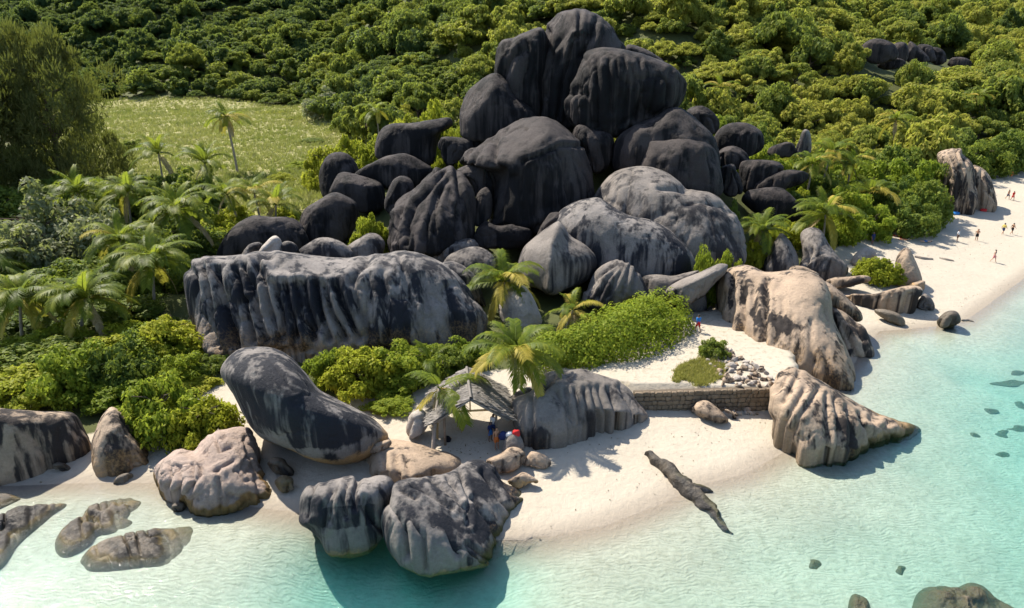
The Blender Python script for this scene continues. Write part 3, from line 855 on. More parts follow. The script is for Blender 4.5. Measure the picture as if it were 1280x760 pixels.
rk('dark shelf boulder tucked between the wax-like ridge and the central dome', B, [(568, 214), (588, 205), (612, 200), (620, 232), (612, 262), (600, 262), (592, 240), (580, 222)], 84, tb=0.8, flute=0.4, ff=0.5)
rk('small dark stone wedged at the foot of the central dome', B, [(588, 272), (596, 242), (609, 233), (615, 238), (614, 270), (598, 284)], 80, tb=0.8, flute=0.2)
rk('black flat-topped slab boulder jutting over the yellow bushes', B, [(468, 182), (472, 167), (487, 155), (515, 154), (540, 150), (567, 146), (570, 157), (553, 164), (547, 182), (541, 206), (525, 206), (500, 202), (472, 200)], 103, tf=0.5, tb=0.8, n=3.0, flute=0.1, stain=0.2, c=(508, 177))
rk('black wedge stone under the flat-topped slab', B, [(545, 178), (555, 171), (580, 172), (606, 175), (595, 192), (575, 202), (560, 208), (550, 192)], 98, tb=0.8, stain=0.2)
rk('smooth black oval boulder below the flat-topped slab', B, [(440, 217), (457, 201), (480, 193), (510, 192), (530, 201), (542, 211), (535, 228), (510, 238), (487, 238), (462, 230)], 95, tf=0.6, flute=0.1, stain=0.1)
rk('rounded black boulder at the field edge of the pile', B, [(398, 224), (402, 205), (412, 192), (425, 189), (437, 194), (449, 209), (448, 228), (432, 246), (412, 252), (403, 246)], 97, stain=0.1, flute=0.1)
rk('long black boulder with a flattened top in front of the rounded one', B, [(409, 232), (417, 217), (432, 215), (460, 222), (477, 229), (482, 250), (474, 265), (450, 266), (430, 252), (412, 245)], 91, flute=0.15)
rk('upright black block leaning beside the wax-like ridge', B, [(480, 258), (488, 230), (496, 221), (511, 221), (518, 235), (510, 258), (492, 270)], 86, n=2.8, flute=0.15)
rk('dark tilted slab boulder with scratched face above the yellow bush', B, [(376, 268), (395, 252), (417, 240), (440, 249), (449, 260), (447, 280), (432, 302), (400, 310), (376, 310)], 82, flute=0.3, ff=0.7, n=2.7)
rk('long dark hump with pale drips behind the huge wall boulder', B, [(270, 322), (280, 297), (295, 280), (317, 269), (337, 271), (360, 271), (380, 277), (393, 298), (385, 315), (332, 325), (290, 327)], 76, flute=0.3, ff=0.6, light=[c4(220, 250, [(330, 110), (420, 100), (560, 110), (540, 150), (400, 170)])])
rk('small dark stone behind the huge wall boulder, next to the white-tipped one', 'grey', [(302, 320), (311, 306), (327, 303), (332, 314), (318, 325)], 70, sub=4, stain=0.35)
rk('small white-tipped rock poking above the huge wall boulder', 'pale', [(322, 318), (336, 298), (346, 294), (354, 303), (350, 318)], 69, sub=4)
rk('small rounded grey stone beside the white-tipped rock', 'grey', [(343, 317), (354, 302), (367, 303), (375, 313), (362, 322)], 69.5, sub=4, stain=0.2)
rk('smooth grey hump showing over the middle of the huge wall boulder', 'grey', [(366, 322), (385, 304), (405, 296), (425, 301), (443, 316), (440, 330), (400, 332)], 71, stain=0.25, flute=0.15)
rk('round dark grey boulder at the foot of the wax-like ridge', 'grey', [(428, 314), (450, 297), (462, 291), (475, 294), (483, 306), (474, 322), (450, 328)], 73, stain=0.3, flute=0.15)
rk('ribbed brown rock behind the end of the huge wall boulder', 'grey', [(533, 312), (537, 303), (560, 302), (590, 298), (602, 307), (590, 322), (560, 332), (537, 328)], 72, flute=0.3, ff=0.9, stain=0.25)
rk('low ribbed grey rock sloping under the inland palm', 'grey', [(552, 328), (575, 312), (600, 309), (620, 325), (612, 352), (590, 356), (570, 342)], 69, flute=0.25, ff=0.9, stain=0.1, skew=0.4)
rk('dark jagged ledge at the base of the central dome', B, [(590, 296), (594, 282), (607, 275), (620, 282), (640, 281), (667, 289), (662, 306), (630, 312), (597, 308)], 76, flute=0.2, rough=1.3)
rk('dark fold of rock at the tapering end of the huge wall boulder', 'wall', [(548, 332), (562, 326), (578, 331), (592, 342), (602, 362), (608, 385), (590, 375), (570, 352)], 66, flute=0.25, ff=0.8)
S1 = [(645, 345), (651, 315), (662, 300), (682, 285), (700, 283), (715, 294), (730, 304), (746, 322), (743, 342), (727, 356), (695, 368), (675, 363), (655, 358)]
rk('egg-shaped grey boulder split into a sunlit and a shaded face by a sharp ridge', 'grey', S1, 68.5, tf=0.62, tb=0.7, n=2.2, flute=0.06, facet=0.0, rough=0.35, tilt=0.0, stain=-0.05, grooves=[dict(l=[(697, 285), (690, 310), (688, 360)], w=9, d=-0.75)], light=[[(660, 300), (698, 283), (688, 330), (688, 362), (650, 350)]])  # light polygon: sunlit left side lightened in the colour
rk('small pale conical rock among the palm fronds', 'pale', [(622, 384), (632, 364), (645, 357), (657, 358), (667, 370), (673, 386), (678, 405), (655, 414), (630, 405)], 61, tf=0.6, flute=0.05)
rk('dark sliver of boulder showing behind the egg-shaped grey boulder', B, [(668, 296), (680, 272), (695, 264), (707, 270), (712, 290), (690, 305)], 74, stain=-0.1)
W1 = [(687, 292), (695, 266), (712, 252), (735, 246), (750, 247), (765, 257), (787, 269), (815, 275), (835, 285), (852, 300), (866, 317), (873, 338), (855, 352), (820, 356), (795, 354), (750, 345), (710, 330)]
rk('big whale-backed dark boulder behind the green hedge', 'wall', W1, 73, tf=0.55, tb=0.7, n=2.6, sub=6, flute=0.12, ff=0.5, rough=0.5, stain=0.22, light=[c4(680, 130, [(280, 530), (350, 530), (380, 590), (320, 620), (280, 590)]), c4(680, 130, [(440, 570), (560, 590), (520, 660), (440, 670)]), c4(680, 130, [(60, 560), (200, 480), (330, 500), (200, 560), (130, 640)])])
W2 = [(736, 250), (752, 225), (772, 212), (795, 206), (812, 207), (835, 216), (852, 230), (862, 237), (887, 240), (905, 250), (920, 265), (929, 280), (932, 310), (928, 335), (885, 340), (850, 325), (800, 300), (760, 280)]
rk('large rounded grey boulder with a pitted pale top behind the whale-backed one', 'grey', W2, 80, tf=0.65, tb=0.7, n=2.5, sub=6, flute=0.35, ff=0.35, skew=0.25, stain=0.02, rough=0.8,
   dark=[c4(680, 130, p) for p in [[(455, 330), (500, 330), (495, 352), (455, 352)], [(280, 430), (335, 420), (325, 460), (275, 460)], [(520, 380), (575, 378), (570, 395), (525, 395)], [(350, 490), (400, 485), (395, 510), (360, 510)], [(700, 490), (900, 510), (980, 600), (990, 740), (740, 740), (600, 600)]]],
   grooves=[dict(l=c4(680, 130, [(575, 420), (640, 420), (710, 430)]), w=3, d=0.4), dict(l=c4(680, 130, [(700, 495), (780, 480), (900, 510), (930, 540)]), w=3, d=0.35)])
W3 = [(727, 378), (735, 357), (747, 337), (765, 327), (780, 325), (792, 333), (805, 345), (809, 357), (812, 372), (782, 380), (745, 387)]
rk('small ribbed grey boulder rising behind the hedge', 'grey', W3, 65, tf=0.6, tb=0.7, flute=0.1, ff=1.0, stain=0.12, grooves=[c4(700, 250, g) for g in [[(300, 310), (210, 370), (150, 470)], [(320, 310), (240, 390), (190, 490)], [(330, 315), (280, 400), (240, 480)], [(270, 320), (180, 390), (130, 450)], [(345, 330), (330, 400), (310, 470)], [(380, 350), (370, 420), (360, 460)]]], gd=0.3, gw=2.0)
rk('low grey rock between the ribbed boulder and the leaning log-like rock', 'grey', [(803, 346), (820, 343), (840, 345), (858, 341), (878, 337), (862, 355), (840, 372), (815, 374), (803, 362)], 66, flute=0.1)
rk('log-like pale rock leaning over the shaded path', 'grey', [(830, 364), (850, 350), (875, 340), (900, 328), (912, 331), (912, 338), (897, 351), (882, 368), (862, 382), (850, 385), (838, 376)], 63.5, tf=0.7, tb=0.7, n=2.5, stain=-0.1, c=(868, 358), warm_h=1.2, warm_a=0.7, light=[c4(700, 250, [(560, 430), (700, 360), (820, 330), (700, 420), (600, 460)])])
rk('dark rock pillar holding up the log-like leaning rock', 'grey', [(850, 382), (862, 374), (876, 366), (884, 368), (884, 396), (872, 404), (855, 404)], 64.5, n=3.0, stain=0.2)
# inland side, right of the tower
rk('rounded dark boulder half hidden by trees right of the tower', B, [(890, 176), (905, 157), (930, 153), (950, 160), (957, 174), (950, 190), (920, 200), (896, 198)], 104, stain=0.0)
rk('dark stone below the tree-hidden rounded boulder', B, [(896, 190), (912, 182), (930, 188), (938, 205), (915, 214), (898, 206)], 99)
rk('wedge-shaped brown-black boulder above the flat leaning slab', B, [(923, 208), (932, 200), (955, 199), (981, 204), (976, 217), (950, 235), (932, 240), (925, 226)], 95, n=2.8, stain=-0.1)
rk('flat dark slab leaning between two dark boulders', B, [(933, 238), (950, 222), (975, 214), (1000, 212), (1014, 217), (1000, 232), (945, 246)], 93)
rk('smooth dark oval boulder nearest the beach palms', B, [(923, 244), (945, 235), (965, 232), (985, 239), (1004, 257), (999, 274), (967, 277), (940, 264)], 89, flute=0.08)
rk('black stone in the gap beside the blocky veined boulder', B, [(900, 212), (908, 204), (918, 206), (930, 235), (922, 246), (904, 242)], 91)
rk('rough dark rock on the wooded slope just beyond the tower', B, [(856, 142), (866, 133), (885, 135), (899, 152), (893, 168), (872, 164)], 112, rough=1.5)
rk('slim grey rock spike rising from the shrubs', 'grey', [(994, 188), (999, 172), (1005, 160), (1013, 164), (1014, 190), (1004, 198)], 103, sub=4, stain=0.2)
rk('small dark rock beside the slim spike', B, [(958, 188), (970, 181), (990, 177), (998, 190), (985, 198), (963, 198)], 103, sub=4)
# hillside outcrop
OUT = [([(1074, 66), (1080, 52), (1100, 48), (1120, 57), (1122, 74), (1090, 80)], 'broad brown slab at the near end of the hillside outcrop'),
       ([(1112, 72), (1116, 56), (1132, 53), (1138, 70), (1128, 80)], 'dark cleft block in the middle of the hillside outcrop'),
       ([(1130, 76), (1133, 54), (1140, 52), (1162, 72), (1156, 80)], 'pale triangular rock face in the hillside outcrop'),
       ([(1144, 60), (1155, 55), (1168, 60), (1172, 74), (1158, 78)], 'dark round rock behind the pale triangular face'),
       ([(1158, 70), (1164, 59), (1178, 62), (1186, 76), (1170, 82)], 'black notched rock in the hillside outcrop'),
       ([(1094, 82), (1104, 72), (1128, 74), (1134, 84), (1110, 88)], 'low brown ledge under the hillside outcrop'),
       ([(1182, 80), (1190, 72), (1206, 72), (1216, 80), (1200, 88)], 'low dark rock at the far end of the hillside outcrop')]
for o, lb in OUT:
    p = at(o[0][0], 92)
    rk(lb, B, o, p[1] + 3, sub=4, stain=-0.1)
rk('grey rock showing at the edge of the frame on the wooded slope', 'grey', [(1258, 106), (1264, 95), (1282, 94), (1300, 104), (1290, 118), (1262, 116)], at(1275, 118)[1] + 2, sub=4, stain=0.2)
# the standing boulder on the far beach
N1 = [(1170, 194), (1179, 187), (1192, 186), (1200, 186), (1209, 197), (1217, 206), (1219, 230), (1221, 258), (1205, 265), (1188, 262), (1182, 230)]
N2 = [(1213, 210), (1220, 206), (1237, 219), (1243, 236), (1247, 259), (1233, 261), (1217, 259), (1214, 235)]
rock('boulder', 'tall fluted grey boulder standing at the edge of the far beach', 'tan', [dict(o=N1, zb=1.4, tf=0.8, sub=5, n=2.6, grooves=[[(1195, 188), (1203, 215), (1208, 262)], [(1190, 195), (1199, 225), (1200, 262)], [(1183, 200), (1190, 225)], [(1203, 192), (1212, 215), (1214, 255)]], gd=0.5, gw=2.0, stain=0.25), dict(o=N2, zb=1.4, tf=0.8, sub=5, n=2.6, grooves=[[(1226, 215), (1225, 258)]], gd=0.35, gw=2)], flute=0.3, ff=0.8)
# ---- middle of the right beach
rock('boulder', 'dark grey boulder with a forked top under the beach palm', 'grey', [dict(o=[(998, 338), (1004, 318), (1000, 294), (1010, 285), (1026, 287), (1036, 305), (1050, 322), (1062, 338), (1035, 343), (1010, 342)])], zb=2.0, tf=0.6, skew=0.3, flute=0.3, ff=0.9, stain=0.2, grooves=[[(1014, 312), (1004, 338)]], gd=0.5, gw=3)
rock('boulder', 'grey boulder in the palm shade beside the forked-top boulder', 'grey', [dict(o=[(955, 336), (960, 312), (975, 291), (986, 299), (998, 322), (996, 340), (975, 342)])], zb=2.0, tf=0.6, skew=0.3, flute=0.2, stain=0.15)
rock('boulder', 'smooth pale tan standing stone beside the round beach bush', 'tan', [dict(o=[(1119, 352), (1120, 324), (1126, 313), (1135, 310), (1143, 322), (1153, 352), (1136, 358)])], zb=1.0, tf=0.6, stain=-0.4, flute=0.1, warm_h=0.8, warm_a=0.5)
rock('boulder', 'flat whitish rock on the sand on the inland side of the beach bush', 'pale', [dict(o=[(1062, 327), (1078, 310), (1092, 311), (1096, 325), (1080, 335)])], zb=1.4, tf=0.5, sub=4, stain=-0.2)
rock('boulder', 'low straight rock ledge running to the beach bush', 'tan', [dict(o=[(1028, 352), (1040, 347), (1060, 346), (1085, 344), (1090, 352), (1065, 358), (1045, 362), (1032, 359)])], zb=1.2, tf=0.8, n=3.2, sub=4, stain=0.1, c=(1058, 353))
rock('boulder', 'long dark flat rock ledge under the beach bush', 'tan', [dict(o=[(1048, 366), (1070, 367), (1090, 368), (1120, 360), (1145, 356), (1158, 364), (1153, 373), (1120, 378), (1085, 382), (1060, 376)])], zb=0.5, tf=0.9, n=2.8, sub=5, stain=0.2, c=(1105, 369))
rock('boulder', 'brown block at the foot of the pale standing stone', 'tan', [dict(o=[(1133, 358), (1142, 353), (1156, 351), (1158, 362), (1148, 366)])], zb=0.8, tf=0.7, sub=4, stain=0.1, warm_h=1.0, warm_a=0.6)
rock('boulder', 'grey pyramid rock on the sand beside the dark ledge', 'grey', [dict(o=[(1143, 382), (1156, 366), (1168, 378), (1169, 388), (1155, 389)])], zb=0.35, tf=0.6, sub=4)
rock('boulder', 'long olive rock lying on wet sand', 'wet', [dict(o=[(1090, 389), (1102, 386), (1122, 391), (1132, 400), (1129, 410), (1110, 403)])], zb=0.15, tf=0.6, sub=4, stain=-0.3, warm_h=1.0, warm_a=0.4)
rock('boulder', 'faceted rock with one dark side at the water line', 'wet', [dict(o=[(1170, 400), (1185, 388), (1199, 391), (1201, 404), (1178, 412)])], zb=0.0, tf=0.6, sub=4, stain=-0.2, algae=0.6)
# ---- left shore
BRO = [(186, 588), (200, 575), (220, 559), (242, 565), (252, 550), (270, 537), (292, 535), (312, 536), (323, 552), (331, 585), (339, 602), (349, 626), (342, 639), (315, 643), (285, 643), (250, 645), (234, 633), (222, 625), (200, 616), (188, 604)]
BRG = [c4(60, 530, g) for g in [[(600, 200), (590, 330)], [(640, 210), (650, 340)], [(720, 200), (720, 320)], [(850, 230), (860, 300), (860, 420)], [(930, 180), (830, 240)], [(990, 60), (1020, 160)], [(830, 60), (860, 120), (920, 100)], [(700, 340), (760, 250), (760, 200)], [(1040, 260), (1080, 400)]]]
rock('boulder', 'pinkish craggy rock with an orange-brown scalloped foot in the shallows', 'pink', [dict(o=BRO)], zb=-0.1, tf=0.7, tb=0.7, n=2.5, skew=0.3, sub=6, grooves=BRG, gd=0.28, gw=2.6, flute=0.25, ff=1.1, rough=1.4, warm_h=0.85, warm_a=1.1, algae=0.6)
rock('boulder', 'wide dark boulder under the left shore bushes at the frame edge', 'tan', [dict(o=[(-24, 515), (15, 512), (50, 514), (95, 516), (110, 535), (117, 555), (102, 570), (62, 578), (35, 594), (17, 601), (-24, 599)])], zb=0.4, tf=0.5, n=3.0, skew=-0.2, stain=0.45, flute=0.15, dark=[[(18, 530), (60, 530), (60, 590), (18, 598)]], light=[[(-20, 530), (15, 530), (17, 600), (-20, 600)]])
rock('boulder', 'tan-footed boulder between two bushes on the left shore', 'tan', [dict(o=[(114, 562), (117, 540), (132, 512), (150, 508), (165, 535), (187, 555), (192, 572), (186, 586), (122, 594)])], zb=0.4, tf=0.6, n=3.0, skew=0.0, facet=0.7, warm_h=1.4, warm_a=0.5, stain=0.1)
rock('boulder', 'small dark stone on shaded wet sand below the wide dark boulder', 'wet', [dict(o=[(63, 582), (75, 577), (90, 583), (88, 591), (68, 592)])], zb=0.15, sub=4)
rock('boulder', 'small greenish stone on the sand left of the craggy rock', 'wet', [dict(o=[(138, 606), (147, 595), (162, 590), (167, 596), (154, 606)])], zb=0.05, sub=4, stain=-0.2)
rock('boulder', 'round brown stone in the shade between craggy rock and seal-shaped boulder', 'wet', [dict(o=[(330, 580), (342, 571), (358, 574), (369, 590), (360, 598), (340, 594)])], zb=0.4, tf=0.7, sub=4)
rock('boulder', 'orange-brown egg-shaped stone on sand under the seal-shaped boulder', 'wet', [dict(o=[(342, 603), (355, 594), (370, 599), (371, 612), (356, 618)])], zb=0.3, sub=4, stain=-0.5, warm_h=3, warm_a=0.6)
rock('boulder', 'small dark stone in the water at the foot of the craggy rock', 'wet', [dict(o=[(213, 634), (222, 627), (232, 629), (232, 640), (219, 643)])], zb=-0.1, sub=4)
rock('boulder', 'smooth dark stone resting against the huge wall boulder beside the seal', 'grey', [dict(o=[(320, 438), (324, 421), (335, 414), (351, 424), (352, 440)])], Y=57, sub=4, stain=0.25)
rock('boulder', 'pointed dark stone behind the back of the seal-shaped boulder', 'grey', [dict(o=[(345, 445), (354, 419), (372, 412), (390, 424), (398, 437), (390, 458), (367, 460)])], Y=55.5, sub=5, stain=0.25, flute=0.2, ff=1.0)
rock('boulder', 'pale upright slab standing beside the hut palm', 'pale', [dict(o=[(507, 548), (510, 522), (519, 513), (530, 512), (536, 530), (524, 549)])], zb=1.1, tf=0.5, sub=4)
rock('boulder', 'grey waist-high rock beside the people at the hut', 'grey', [dict(o=[(627, 564), (634, 542), (648, 538), (656, 558), (643, 569)])], zb=1.0, tf=0.5, sub=4)
rock('boulder', 'flat tan stepping rock in front of the waist-high rock', 'tan', [dict(o=[(617, 572), (637, 559), (643, 562), (641, 570), (622, 578)])], zb=0.9, tf=0.5, sub=4)
rock('boulder', 'grey rock hump under the palm crown behind the hut roof', 'grey', [dict(o=[(628, 506), (648, 488), (668, 482), (680, 480), (678, 500), (650, 512)])], zb=1.4, tf=0.4, sub=4)

# ---- low rocks awash: footprint on the ground, rising to a ragged back
def slab(label, style, poly, z0, H, p=2.2, lean=(0.0, 0.0), rough=1.0, seed=1, c=None, cat='rock', ridges=0.0, stain=0.1, warm=0.9):
    W = catmull([G(x, y, z0)[:2] for x, y in poly], 5)
    if c is None:
        x, y = W[:, 0], W[:, 1]
        cr = x * np.roll(y, -1) - np.roll(x, -1) * y
        A = cr.sum() / 2
        c = np.array([((x + np.roll(x, -1)) * cr).sum() / (6 * A), ((y + np.roll(y, -1)) * cr).sum() / (6 * A)])
    else:
        c = G(c[0], c[1], z0)[:2]
    th, rad = radial(W - c, 160)
    rho = np.concatenate([np.linspace(0.04, 1.0, 34), [1.06, 1.12]])
    T, Rr = np.meshgrid(th, rho)
    x = c[0] + np.cos(T) * Rr * rad[None, :]
    y = c[1] + np.sin(T) * Rr * rad[None, :]
    q = np.stack([x, y, 0 * x], -1).reshape(-1, 3)
    nse = (fbm(q * 1.1, 4, seed).reshape(x.shape) - 0.5)
    rdg = np.abs(noise3(np.stack([q[:, 0] * 1.6 + q[:, 1] * 1.1, q[:, 1] * 0.35 - q[:, 0] * 0.3, q[:, 2]], 1), seed + 5).reshape(x.shape) * 2 - 1)
    size = max(np.ptp(W[:, 0]), np.ptp(W[:, 1]))
    z = z0 + H * (1 - np.minimum(Rr, 1.0) ** p) + (lean[0] * (x - c[0]) + lean[1] * (y - c[1])) * (1 - Rr ** 4).clip(0)
    z = z + (nse * 1.1 * rough - ridges * 1.1 * (1 - rdg) ** 4) * H * (1.05 - Rr).clip(0, 1) ** 0.6
    z[-2] = z0 - 0.35
    z[-1] = z0 - 0.8
    V = np.stack([x, y, z], -1).reshape(-1, 3)
    V = np.concatenate([V, [[c[0], c[1], z[0].mean()]]])
    nr, na = x.shape
    i = np.arange(nr * na).reshape(nr, na)
    j = np.roll(i, -1, axis=1)
    Fq = np.stack([i[:-1], j[:-1], j[1:], i[1:]], -1).reshape(-1, 4)
    F = np.concatenate([Fq[:, [0, 2, 1]], Fq[:, [0, 3, 2]]])
    F = np.concatenate([F, np.stack([np.full(na, len(V) - 1), i[0], j[0]], -1)])
    F[:len(F) - na] = F[:len(F) - na][:, ::-1]
    me = new_mesh('low_rock', V - np.array([c[0], c[1], z0]), F, M[style])
    vz = V[:, 2]
    fattr(me, 'stain', stain + 0.3 * (fbm(V * 0.7, 3, seed + 3) - 0.5))
    fattr(me, 'warm', warm * (1 - sstep(0.0, 0.35, vz)) * (fbm(V * 1.1, 3, seed + 8) > 0.42))
    fattr(me, 'algae', 0.8 * (1 - sstep(-0.1, 0.18, vz)))
    o = add('low_rock', me, loc=(c[0], c[1], z0))
    return tag(o, label, cat)
slab('low wet rock with lifted edge awash beside a sister slab, upper one', 'wet', [(70, 672), (80, 666), (102, 647), (110, 635), (142, 624), (175, 621), (188, 625), (175, 640), (163, 650), (172, 655), (145, 667), (122, 671), (112, 681), (86, 693), (71, 687)], -0.34, 0.72, 3.2, (-0.05, -0.05), 0.9, 4, c=(118, 655), ridges=0.5)
slab('low wet rock with sand caught against it, lower of the two awash slabs', 'wet', [(101, 697), (115, 685), (135, 677), (185, 662), (215, 660), (250, 657), (252, 668), (236, 686), (212, 706), (192, 709), (120, 713), (104, 705)], -0.36, 0.74, 3.2, (-0.07, -0.08), 0.9, 9, c=(165, 688), ridges=0.5, stain=-0.05)
slab('dark wedge of rock entering the frame in the shallows at left', 'wet', [(-60, 660), (-15, 650), (15, 640), (40, 633), (88, 631), (62, 650), (25, 677), (0, 706), (-40, 720), (-70, 700)], -0.30, 0.78, 3.0, (0, 0.05), 0.9, 14, c=(10, 664), ridges=0.4, stain=0.3)
slab('small dark rock tip at the left frame edge above the dark wedge', 'wet', [(-30, 622), (5, 618), (26, 623), (12, 630), (-10, 638), (-30, 640)], -0.1, 0.5, 2.2, (0, 0), 1.0, 19, stain=0.2)
slab('mottled olive reef rock at the bottom edge of the frame', 'wet', [(1146, 790), (1148, 741), (1172, 733), (1192, 736), (1210, 730), (1230, 735), (1246, 749), (1275, 768), (1280, 800), (1210, 815)], -0.95, 0.75, 5.0, (0, 0), 1.8, 23, stain=0.0, warm=0.0)
slab('small dark reef rock beside the mottled reef rock', 'wet', [(1062, 780), (1063, 746), (1075, 746), (1088, 760), (1086, 782)], -0.7, 0.7, 3.0, (0, 0), 1.0, 27, stain=0.0, warm=0.0)
SUBM = [((1246, 543), 9, 5), ((1216, 546), 6, 4), ((1232, 514), 8, 3), ((1270, 536), 12, 4), ((1252, 569), 10, 4), ((1273, 508), 9, 4), ((1266, 478), 16, 3), ((1270, 466), 8, 3), ((1016, 706), 8, 6), ((1126, 713), 5, 4)]
for k, ((px, py), a, b) in enumerate(SUBM):
    zz = at(px, py)[2]
    t = np.linspace(0, 2 * math.pi, 9, endpoint=False)
    a, b = a * 1.5, b * 1.4
    pol = [(px + a * math.cos(q) * (0.5 + 0.9 * rnd.random()), py + b * math.sin(q) * (0.8 + 0.4 * rnd.random())) for q in t]
    o = slab('small dark coral head under the clear water', 'wet', pol, zz - 0.05, 0.13, 1.3, (0, 0), 1.8, 40 + k, stain=-0.1)
    o.name = o.data.name = 'coral_head'
    tag(o, cat='coral', group='coral heads under the clear water')

# ---- the lizard-like fin of rock running down the beach: swept along a bent spine
def sweep(name, label, cat, mat, spine, side=10, seed=3, rough=0.3, sink=0.25):
    """spine: (px, py, half width, height) on the terrain"""
    P = np.array([list(at(x, y)) + [w_, h_] for x, y, w_, h_ in spine])
    k = 9
    t = np.linspace(0, len(P) - 1, (len(P) - 1) * k + 1)
    C = np.stack([np.interp(t, np.arange(len(P)), P[:, i]) for i in range(5)], 1)
    for i in range(5):
        C[1:-1, i] = (C[:-2, i] + C[1:-1, i] * 2 + C[2:, i]) / 4
    d = np.gradient(C[:, :2], axis=0)
    d /= np.linalg.norm(d, axis=1, keepdims=True) + 1e-9
    nrm = np.stack([-d[:, 1], d[:, 0]], 1)
    a = np.linspace(0, math.pi, side)
    V = []
    for r in range(len(C)):
        for q in a:
            off = math.cos(q) * C[r, 3]
            V.append((C[r, 0] + nrm[r, 0] * off, C[r, 1] + nrm[r, 1] * off, C[r, 2] - sink + math.sin(q) * (C[r, 4] + sink)))
    V = np.array(V)
    V += (np.stack([fbm(V * 1.5 + s, 3, seed + i) for i, s in enumerate((0, 9, 21))], 1) - 0.5) * rough
    n = len(C)
    i = np.arange(n * side).reshape(n, side)
    F = np.stack([i[:-1, :-1], i[:-1, 1:], i[1:, 1:], i[1:, :-1]], -1).reshape(-1, 4)
    caps = [tuple(i[0][::-1]), tuple(i[-1])]
    base = np.array([C[n // 2, 0], C[n // 2, 1], C[n // 2, 2]])
    me = new_mesh(name, V - base, [tuple(f[::-1]) for f in F] + caps, mat)
    fattr(me, 'stain', 0.25 + 0.0 * V[:, 0])
    fattr(me, 'warm', 0.0 * V[:, 0])
    fattr(me, 'algae', 0.75 * (1 - sstep(0.2, 0.9, V[:, 2] + (fbm(V, 2, seed) - 0.5))) * (np.cos(np.tile(a, n)) > -0.2))
    return tag(add(name, me, loc=base), label, cat)
sweep('low_rock', 'lizard-like fin of rock running from dry sand into the water', 'rock', M['wet'], [(807, 570, 0.10, 0.2), (820, 580, 0.36, 0.7), (838, 596, 0.50, 0.8), (856, 612, 0.62, 0.8), (874, 626, 0.6, 0.6), (890, 644, 0.36, 0.4), (902, 656, 0.3, 0.3), (914, 668, 0.14, 0.1)], 16, 3, 0.55)
sweep('low_rock', 'short barb of rock on the seaward side of the lizard-like fin', 'rock', M['grey'], [(866, 612, 0.3, 0.4), (880, 614, 0.3, 0.35), (891, 617, 0.06, 0.1)], 10, 5, 0.25)

# ================================================================== foliage
def leaf_mat(name, c0, c1, c2, trans=0.35, locshift=False, spec=0.10, rough=0.55, patch=0.0):
    m, nt, out = mat_new(name)
    geo = N(nt, 'ShaderNodeNewGeometry')
    oi = N(nt, 'ShaderNodeObjectInfo')
    f = mathn(nt, 'MULTIPLY_ADD', geo.outputs['Random Per Island'], 0.55, mathn(nt, 'MULTIPLY', oi.outputs['Random'], 0.45))
    if patch:
        pn = noise_n(nt, geo.outputs['Position'], 0.07, 4, 0.6)
        f = mathn(nt, 'MULTIPLY_ADD', mathn(nt, 'SUBTRACT', pn, 0.5), patch, mathn(nt, 'MULTIPLY_ADD', geo.outputs['Random Per Island'], 0.3, 0.35), clamp=True)
    if locshift:
        # tree kinds change over the slope: darker blue-green far left, olive and yellow-green to the right
        sx = N(nt, 'ShaderNodeSeparateXYZ')
        L(nt, oi.outputs['Location'], sx.inputs[0])
        g = mathn(nt, 'MULTIPLY_ADD', sx.outputs['X'], 0.0016, mathn(nt, 'MULTIPLY_ADD', sx.outputs['Y'], -0.0012, 0.47))
        sn = noise_n(nt, oi.outputs['Location'], 0.02, 2)
        g = mathn(nt, 'MULTIPLY_ADD', mathn(nt, 'SUBTRACT', sn, 0.5), 0.9, g)
        g = mathn(nt, 'MULTIPLY_ADD', mathn(nt, 'SUBTRACT', oi.outputs['Random'], 0.5), 0.75, g)
        f = mathn(nt, 'MULTIPLY_ADD', geo.outputs['Random Per Island'], 0.45, mathn(nt, 'ADD', g, 0.12), clamp=True)
    rp = N(nt, 'ShaderNodeValToRGB')
    e = rp.color_ramp.elements
    e[0].color = (*c0, 1)
    e[1].color = (*c2, 1)
    k = rp.color_ramp.elements.new(0.5)
    k.color = (*c1, 1)
    L(nt, f, rp.inputs[0])
    s1 = princ(nt, None, rp.outputs[0], rough, spec)
    tl = N(nt, 'ShaderNodeBsdfTranslucent')
    tc = mixc(nt, 0.45, rp.outputs[0], (0.30, 0.36, 0.04))
    L(nt, tc, tl.inputs[0])
    mx = N(nt, 'ShaderNodeMixShader')
    mx.inputs[0].default_value = trans
    L(nt, s1, mx.inputs[1])
    L(nt, tl.outputs[0], mx.inputs[2])
    L(nt, mx.outputs[0], out.inputs[0])
    return m

M['forest'] = leaf_mat('forest_leaf', (0.045, 0.090, 0.038), (0.155, 0.195, 0.038), (0.38, 0.36, 0.065), 0.58, True)
M['bush'] = leaf_mat('bush_leaf', (0.10, 0.155, 0.017), (0.19, 0.25, 0.023), (0.33, 0.35, 0.036), 0.52)
M['deep'] = leaf_mat('deep_leaf', (0.050, 0.088, 0.020), (0.105, 0.15, 0.026), (0.21, 0.24, 0.036), 0.46)
M['lime'] = leaf_mat('lime_leaf', (0.16, 0.195, 0.016), (0.29, 0.31, 0.024), (0.42, 0.40, 0.045), 0.50)
M['ashy'] = leaf_mat('ashy_leaf', (0.10, 0.12, 0.055), (0.20, 0.215, 0.115), (0.36, 0.36, 0.22), 0.42)
M['cas'] = leaf_mat('casuarina_needle', (0.034, 0.040, 0.014), (0.075, 0.080, 0.026), (0.145, 0.14, 0.05), 0.35)
M['frond'] = leaf_mat('palm_leaflet', (0.05, 0.085, 0.010), (0.115, 0.16, 0.014), (0.25, 0.26, 0.022), 0.52, spec=0.2, rough=0.5)
